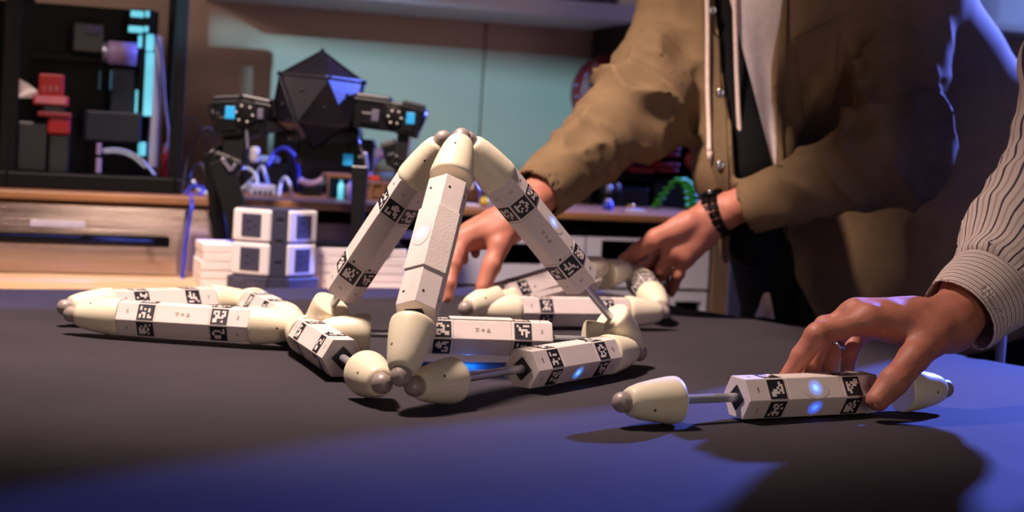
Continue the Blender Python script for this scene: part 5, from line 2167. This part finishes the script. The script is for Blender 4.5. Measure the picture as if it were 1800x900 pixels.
# wrist watch: case and a bracelet of links
wax = (elL - wrL).normalized()
wc = Q(1262, 378, 2.132)
wz_ = Vector((0, 0, 1))
wz_ = (wz_ - wax * wz_.dot(wax)).normalized()
wy = wz_.cross(wax)
wpart = None
RWx, RWz = 0.0285, 0.0305
for k in range(16):
    a = 2 * math.pi * k / 16
    pos = wc + wz_ * math.cos(a) * RWz + wy * math.sin(a) * RWx
    n = (wz_ * math.cos(a) + wy * math.sin(a)).normalized()
    t = wax.cross(n)
    mw = Matrix((wax, t, n)).transposed().to_4x4()
    mw.translation = pos
    m = MB()
    if k == 0:
        m.lathe([(0, -0.003), (0.0175, -0.003), (0.0185, 0.002), (0.015, 0.0055), (0, 0.0058)], 28, mw)
        wpart = m.obj('wristwatch', MT['watch'], P1, INV1)
        m = MB()
        m.lathe([(0, 0.0056), (0.0142, 0.0056), (0.0142, 0.0062), (0, 0.0062)], 24, mw)
        m.obj('watch_face', MT['silver'], wpart)
    else:
        for sx in (-0.0084, 0, 0.0084):
            m.box((sx, 0, 0), (0.0078, 0.0098, 0.0038 if sx else 0.0048), 0.0008, mw)
        m.obj('bracelet_link', MT['watch'], wpart)


def finger_ring(parent, inv, a, b, r, mt='silver', h=0.006):
    a, b = Vector(a), Vector(b)
    mw = Matrix.Translation((a + b) / 2) @ (b - a).to_track_quat('Z', 'Y').to_matrix().to_4x4()
    m = MB()
    m.lathe([(r * 0.94, -h / 2), (r + 0.0012, -h / 2), (r + 0.0018, 0), (r + 0.0012, h / 2), (r * 0.94, h / 2), (r * 0.94, -h / 2)], 28, mw)
    m.obj('finger_ring', MT[mt], parent, inv)


finger_ring(P1, INV1, fL[2][1].lerp(fL[2][2], 0.45), fL[2][1].lerp(fL[2][2], 0.75), 0.0098)

# ================= the person in the striped shirt
p2_loc = Vector((1.06, 1.72, 0))
P2 = thing('person', 'person in a striped shirt whose hand rests on the single strut at the right', 'person', p2_loc)
INV2 = Matrix.Translation(-p2_loc)
wr2, el2, sh2 = Q(1668, 570, 1.445), Q(1905, 215, 1.575), Vector((0.80, 1.66, 1.27))
f2 = [[Q(1527, 562, 1.405), Q(1437, 588, 1.396), Q(1408, 626, 1.40), Q(1383, 664, 1.402)],
      [Q(1505, 553, 1.424), Q(1452, 577, 1.425), Q(1432, 622, 1.422), Q(1424, 660, 1.412)],
      [Q(1518, 556, 1.448), Q(1476, 580, 1.452), Q(1460, 622, 1.440), Q(1456, 656, 1.428)],
      [Q(1540, 566, 1.470), Q(1506, 592, 1.475), Q(1494, 626, 1.460), Q(1488, 654, 1.446)]]
t2 = [Q(1642, 590, 1.412), Q(1607, 628, 1.385), Q(1572, 670, 1.368), Q(1543, 702, 1.362)]
mid_a = Q(1812, 400, 1.53)
hand2, lo2, hi2 = hand_field(wr2, mid_a, f2, t2, wr=0.0275, fat=1.08)
pel2, che2 = Vector((1.10, 1.74, 0.92)), Vector((0.96, 1.70, 1.24))
LD2 = Vector((0.25, -0.97, 0))
shl2 = che2 * 2 - sh2 + Vector((0.0, -0.3, 0.0))
shl2 = Vector((0.92, 1.40, 1.29)) if True else shl2
sh2 = Vector((0.80, 1.70, 1.27))
nek2 = Vector((0.88, 1.58, 1.36))
head2_c, head2_f = nek2 + Vector((-0.09, -0.02, 0.17)), Vector((-0.95, -0.3, 0))


def body2(p):
    d = chain(p, [pel2, che2], [0.13, 0.13], 0.08)
    d = smin(d, rc(p, sh2, shl2, 0.06, 0.06), 0.06)
    d = smin(d, rc(p, nek2 - Vector((0, 0, 0.05)), head2_c - Vector((0, 0, 0.06)), 0.06, 0.052), 0.04)
    d = smin(d, build_head(p, head2_c, head2_f), 0.02)
    d = smin(d, chain(p, [sh2, el2, mid_a], [0.05, 0.043, 0.036], 0.03), 0.03)
    hl = Vector((1.02, 1.20, 0.95))
    d = smin(d, chain(p, [shl2, Vector((1.06, 1.24, 1.08)), hl, hl + Vector((-0.03, 0.04, -0.12))], [0.05, 0.042, 0.034, 0.03], 0.03), 0.03)
    for s, ft in ((-1, Vector((1.10, 1.86, 0.06))), (1, Vector((1.20, 1.60, 0.06)))):
        hip = pel2 + LD2 * 0.085 * s
        d = smin(d, chain(p, [hip, hip.lerp(ft, 0.5), ft], [0.085, 0.056, 0.04], 0.03), 0.03)
    return d


ch = [sdf_verts(hand2, lo2, hi2, 0.0016), sdf_verts(body2, (0.55, 1.0, 0.0), (1.45, 2.1, 1.8), 0.011)]
b2 = new_obj('body', join_mesh('body', ch, MT['skinB']), P2, INV2)
hair_mesh(head2_c, head2_f, P2, INV2)
nail(P2, INV2, t2[2], t2[3], (0.35, -1, 0.25), 0.0102)
nail(P2, INV2, f2[0][2], f2[0][3], (-0.8, 0.2, 0.4), 0.0086)
finger_ring(P2, INV2, f2[2][1].lerp(f2[2][2], 0.55), f2[2][1].lerp(f2[2][2], 0.75), 0.0094)

a2 = (el2 - wr2).normalized()
cu0_, cu1_ = Q(1684, 558, 1.452), Q(1740, 508, 1.482)
ac = (cu1_ - cu0_).normalized()


def sleeve2(p):
    d = smin(rc(p, cu1_ - ac * 0.006, mid_a, 0.047, 0.053), rc(p, mid_a, el2, 0.053, 0.062), 0.04)
    d = d - folds(p, cu1_, mid_a, 0.040, 0.0045, 0.4, 0.8) * np.clip(1.2 - seg_t(p, cu1_, mid_a), 0.3, 1) * sm(seg_t(p, cu1_, mid_a), 0.0, 0.1)
    d = d - folds(p, mid_a, el2, 0.05, 0.004, 2.2) * sm(seg_t(p, mid_a, el2), -0.1, 0.1)
    d = smax(d, plane(p, cu1_ - ac * 0.004, -ac), 0.006)
    d = smin(d, rc(p, el2, sh2, 0.066, 0.078), 0.03)
    d = smin(d, np.linalg.norm(p - np.array(Q(1888, 115, 1.575), np.float32), axis=1) - 0.058, 0.012)
    t = rc(p, pel2 + LD2 * 0.09, che2 + LD2 * 0.11, 0.135, 0.135)
    t = smin(t, rc(p, pel2 - LD2 * 0.09, che2 - LD2 * 0.11, 0.135, 0.135), 0.08)
    t = smin(t, rc(p, sh2, shl2, 0.075, 0.075), 0.07)
    t = smin(t, chain(p, [shl2, Vector((1.06, 1.24, 1.08)), Vector((1.02, 1.20, 0.95))], [0.075, 0.06, 0.05], 0.04), 0.03)
    t = smax(t, 0.84 - p[:, 2], 0.01)
    t = t + 0.004 * np.sin(p[:, 0] * 30 + 2 * np.sin(p[:, 2] * 11)) * np.sin(p[:, 2] * 14)
    d = smin(d, t, 0.03)
    return smax(d, -rc(p, nek2, head2_c, 0.064, 0.068), 0.01)


V, Qd = sdf_verts(sleeve2, (0.42, 1.05, 0.8), (1.4, 2.0, 1.45), 0.0065)
# finer copy of the visible sleeve is the same surface at a small step
e1 = np.cross(np.array(ac), [0, 0, 1.0]); e1 /= np.linalg.norm(e1)
e2_ = np.cross(np.array(ac), e1)
rel = V - np.array(cu1_)
tt = np.clip(seg_t(V, cu1_, mid_a), 0, 1)
stripe = np.arctan2(rel @ e2_, rel @ e1) * 0.049
far = V[:, 0] > 0.72
stripe = np.where(far, V[:, 1] * 0.7, stripe)
new_obj('shirt', np_mesh('shirt', V, Qd, MT['stripe_sleeve'], stripe), P2, INV2)


def cuff2(p):
    q = rc(p, cu0_, cu1_, 0.0405, 0.0475)
    q = smax(q, plane(p, cu0_, -ac), 0.003)
    q = smax(q, plane(p, cu1_ + ac * 0.004, ac), 0.006)
    q = smax(q, -rc(p, cu0_ - ac * 0.05, cu1_ - ac * 0.008, 0.037, 0.0405), 0.002)
    return q + 0.0006 * np.sin(p[:, 0] * 130 + p[:, 2] * 90)


lo, hi = bounds([(cu0_, cu1_, 0.05, 0.05)], 0.01)
V, Qd = sdf_verts(cuff2, lo, hi, 0.0018)
cf_ = new_obj('shirt_cuff', np_mesh('shirt_cuff', V, Qd, MT['stripe_cuff'], (V - np.array(cu0_)) @ np.array(ac)), P2, INV2)
pants(pel2, LD2, Vector((-0.97, -0.25, 0)), [(1.10, 1.86, 0.06), (1.20, 1.60, 0.06)], (0.85, 1.35, 0.0), (1.45, 2.1, 1.05), 0.98, P2, INV2, 'trouser')
shoes(P2, INV2, [(1.10, 1.86), (1.20, 1.60)], (-0.97, -0.25, 0))
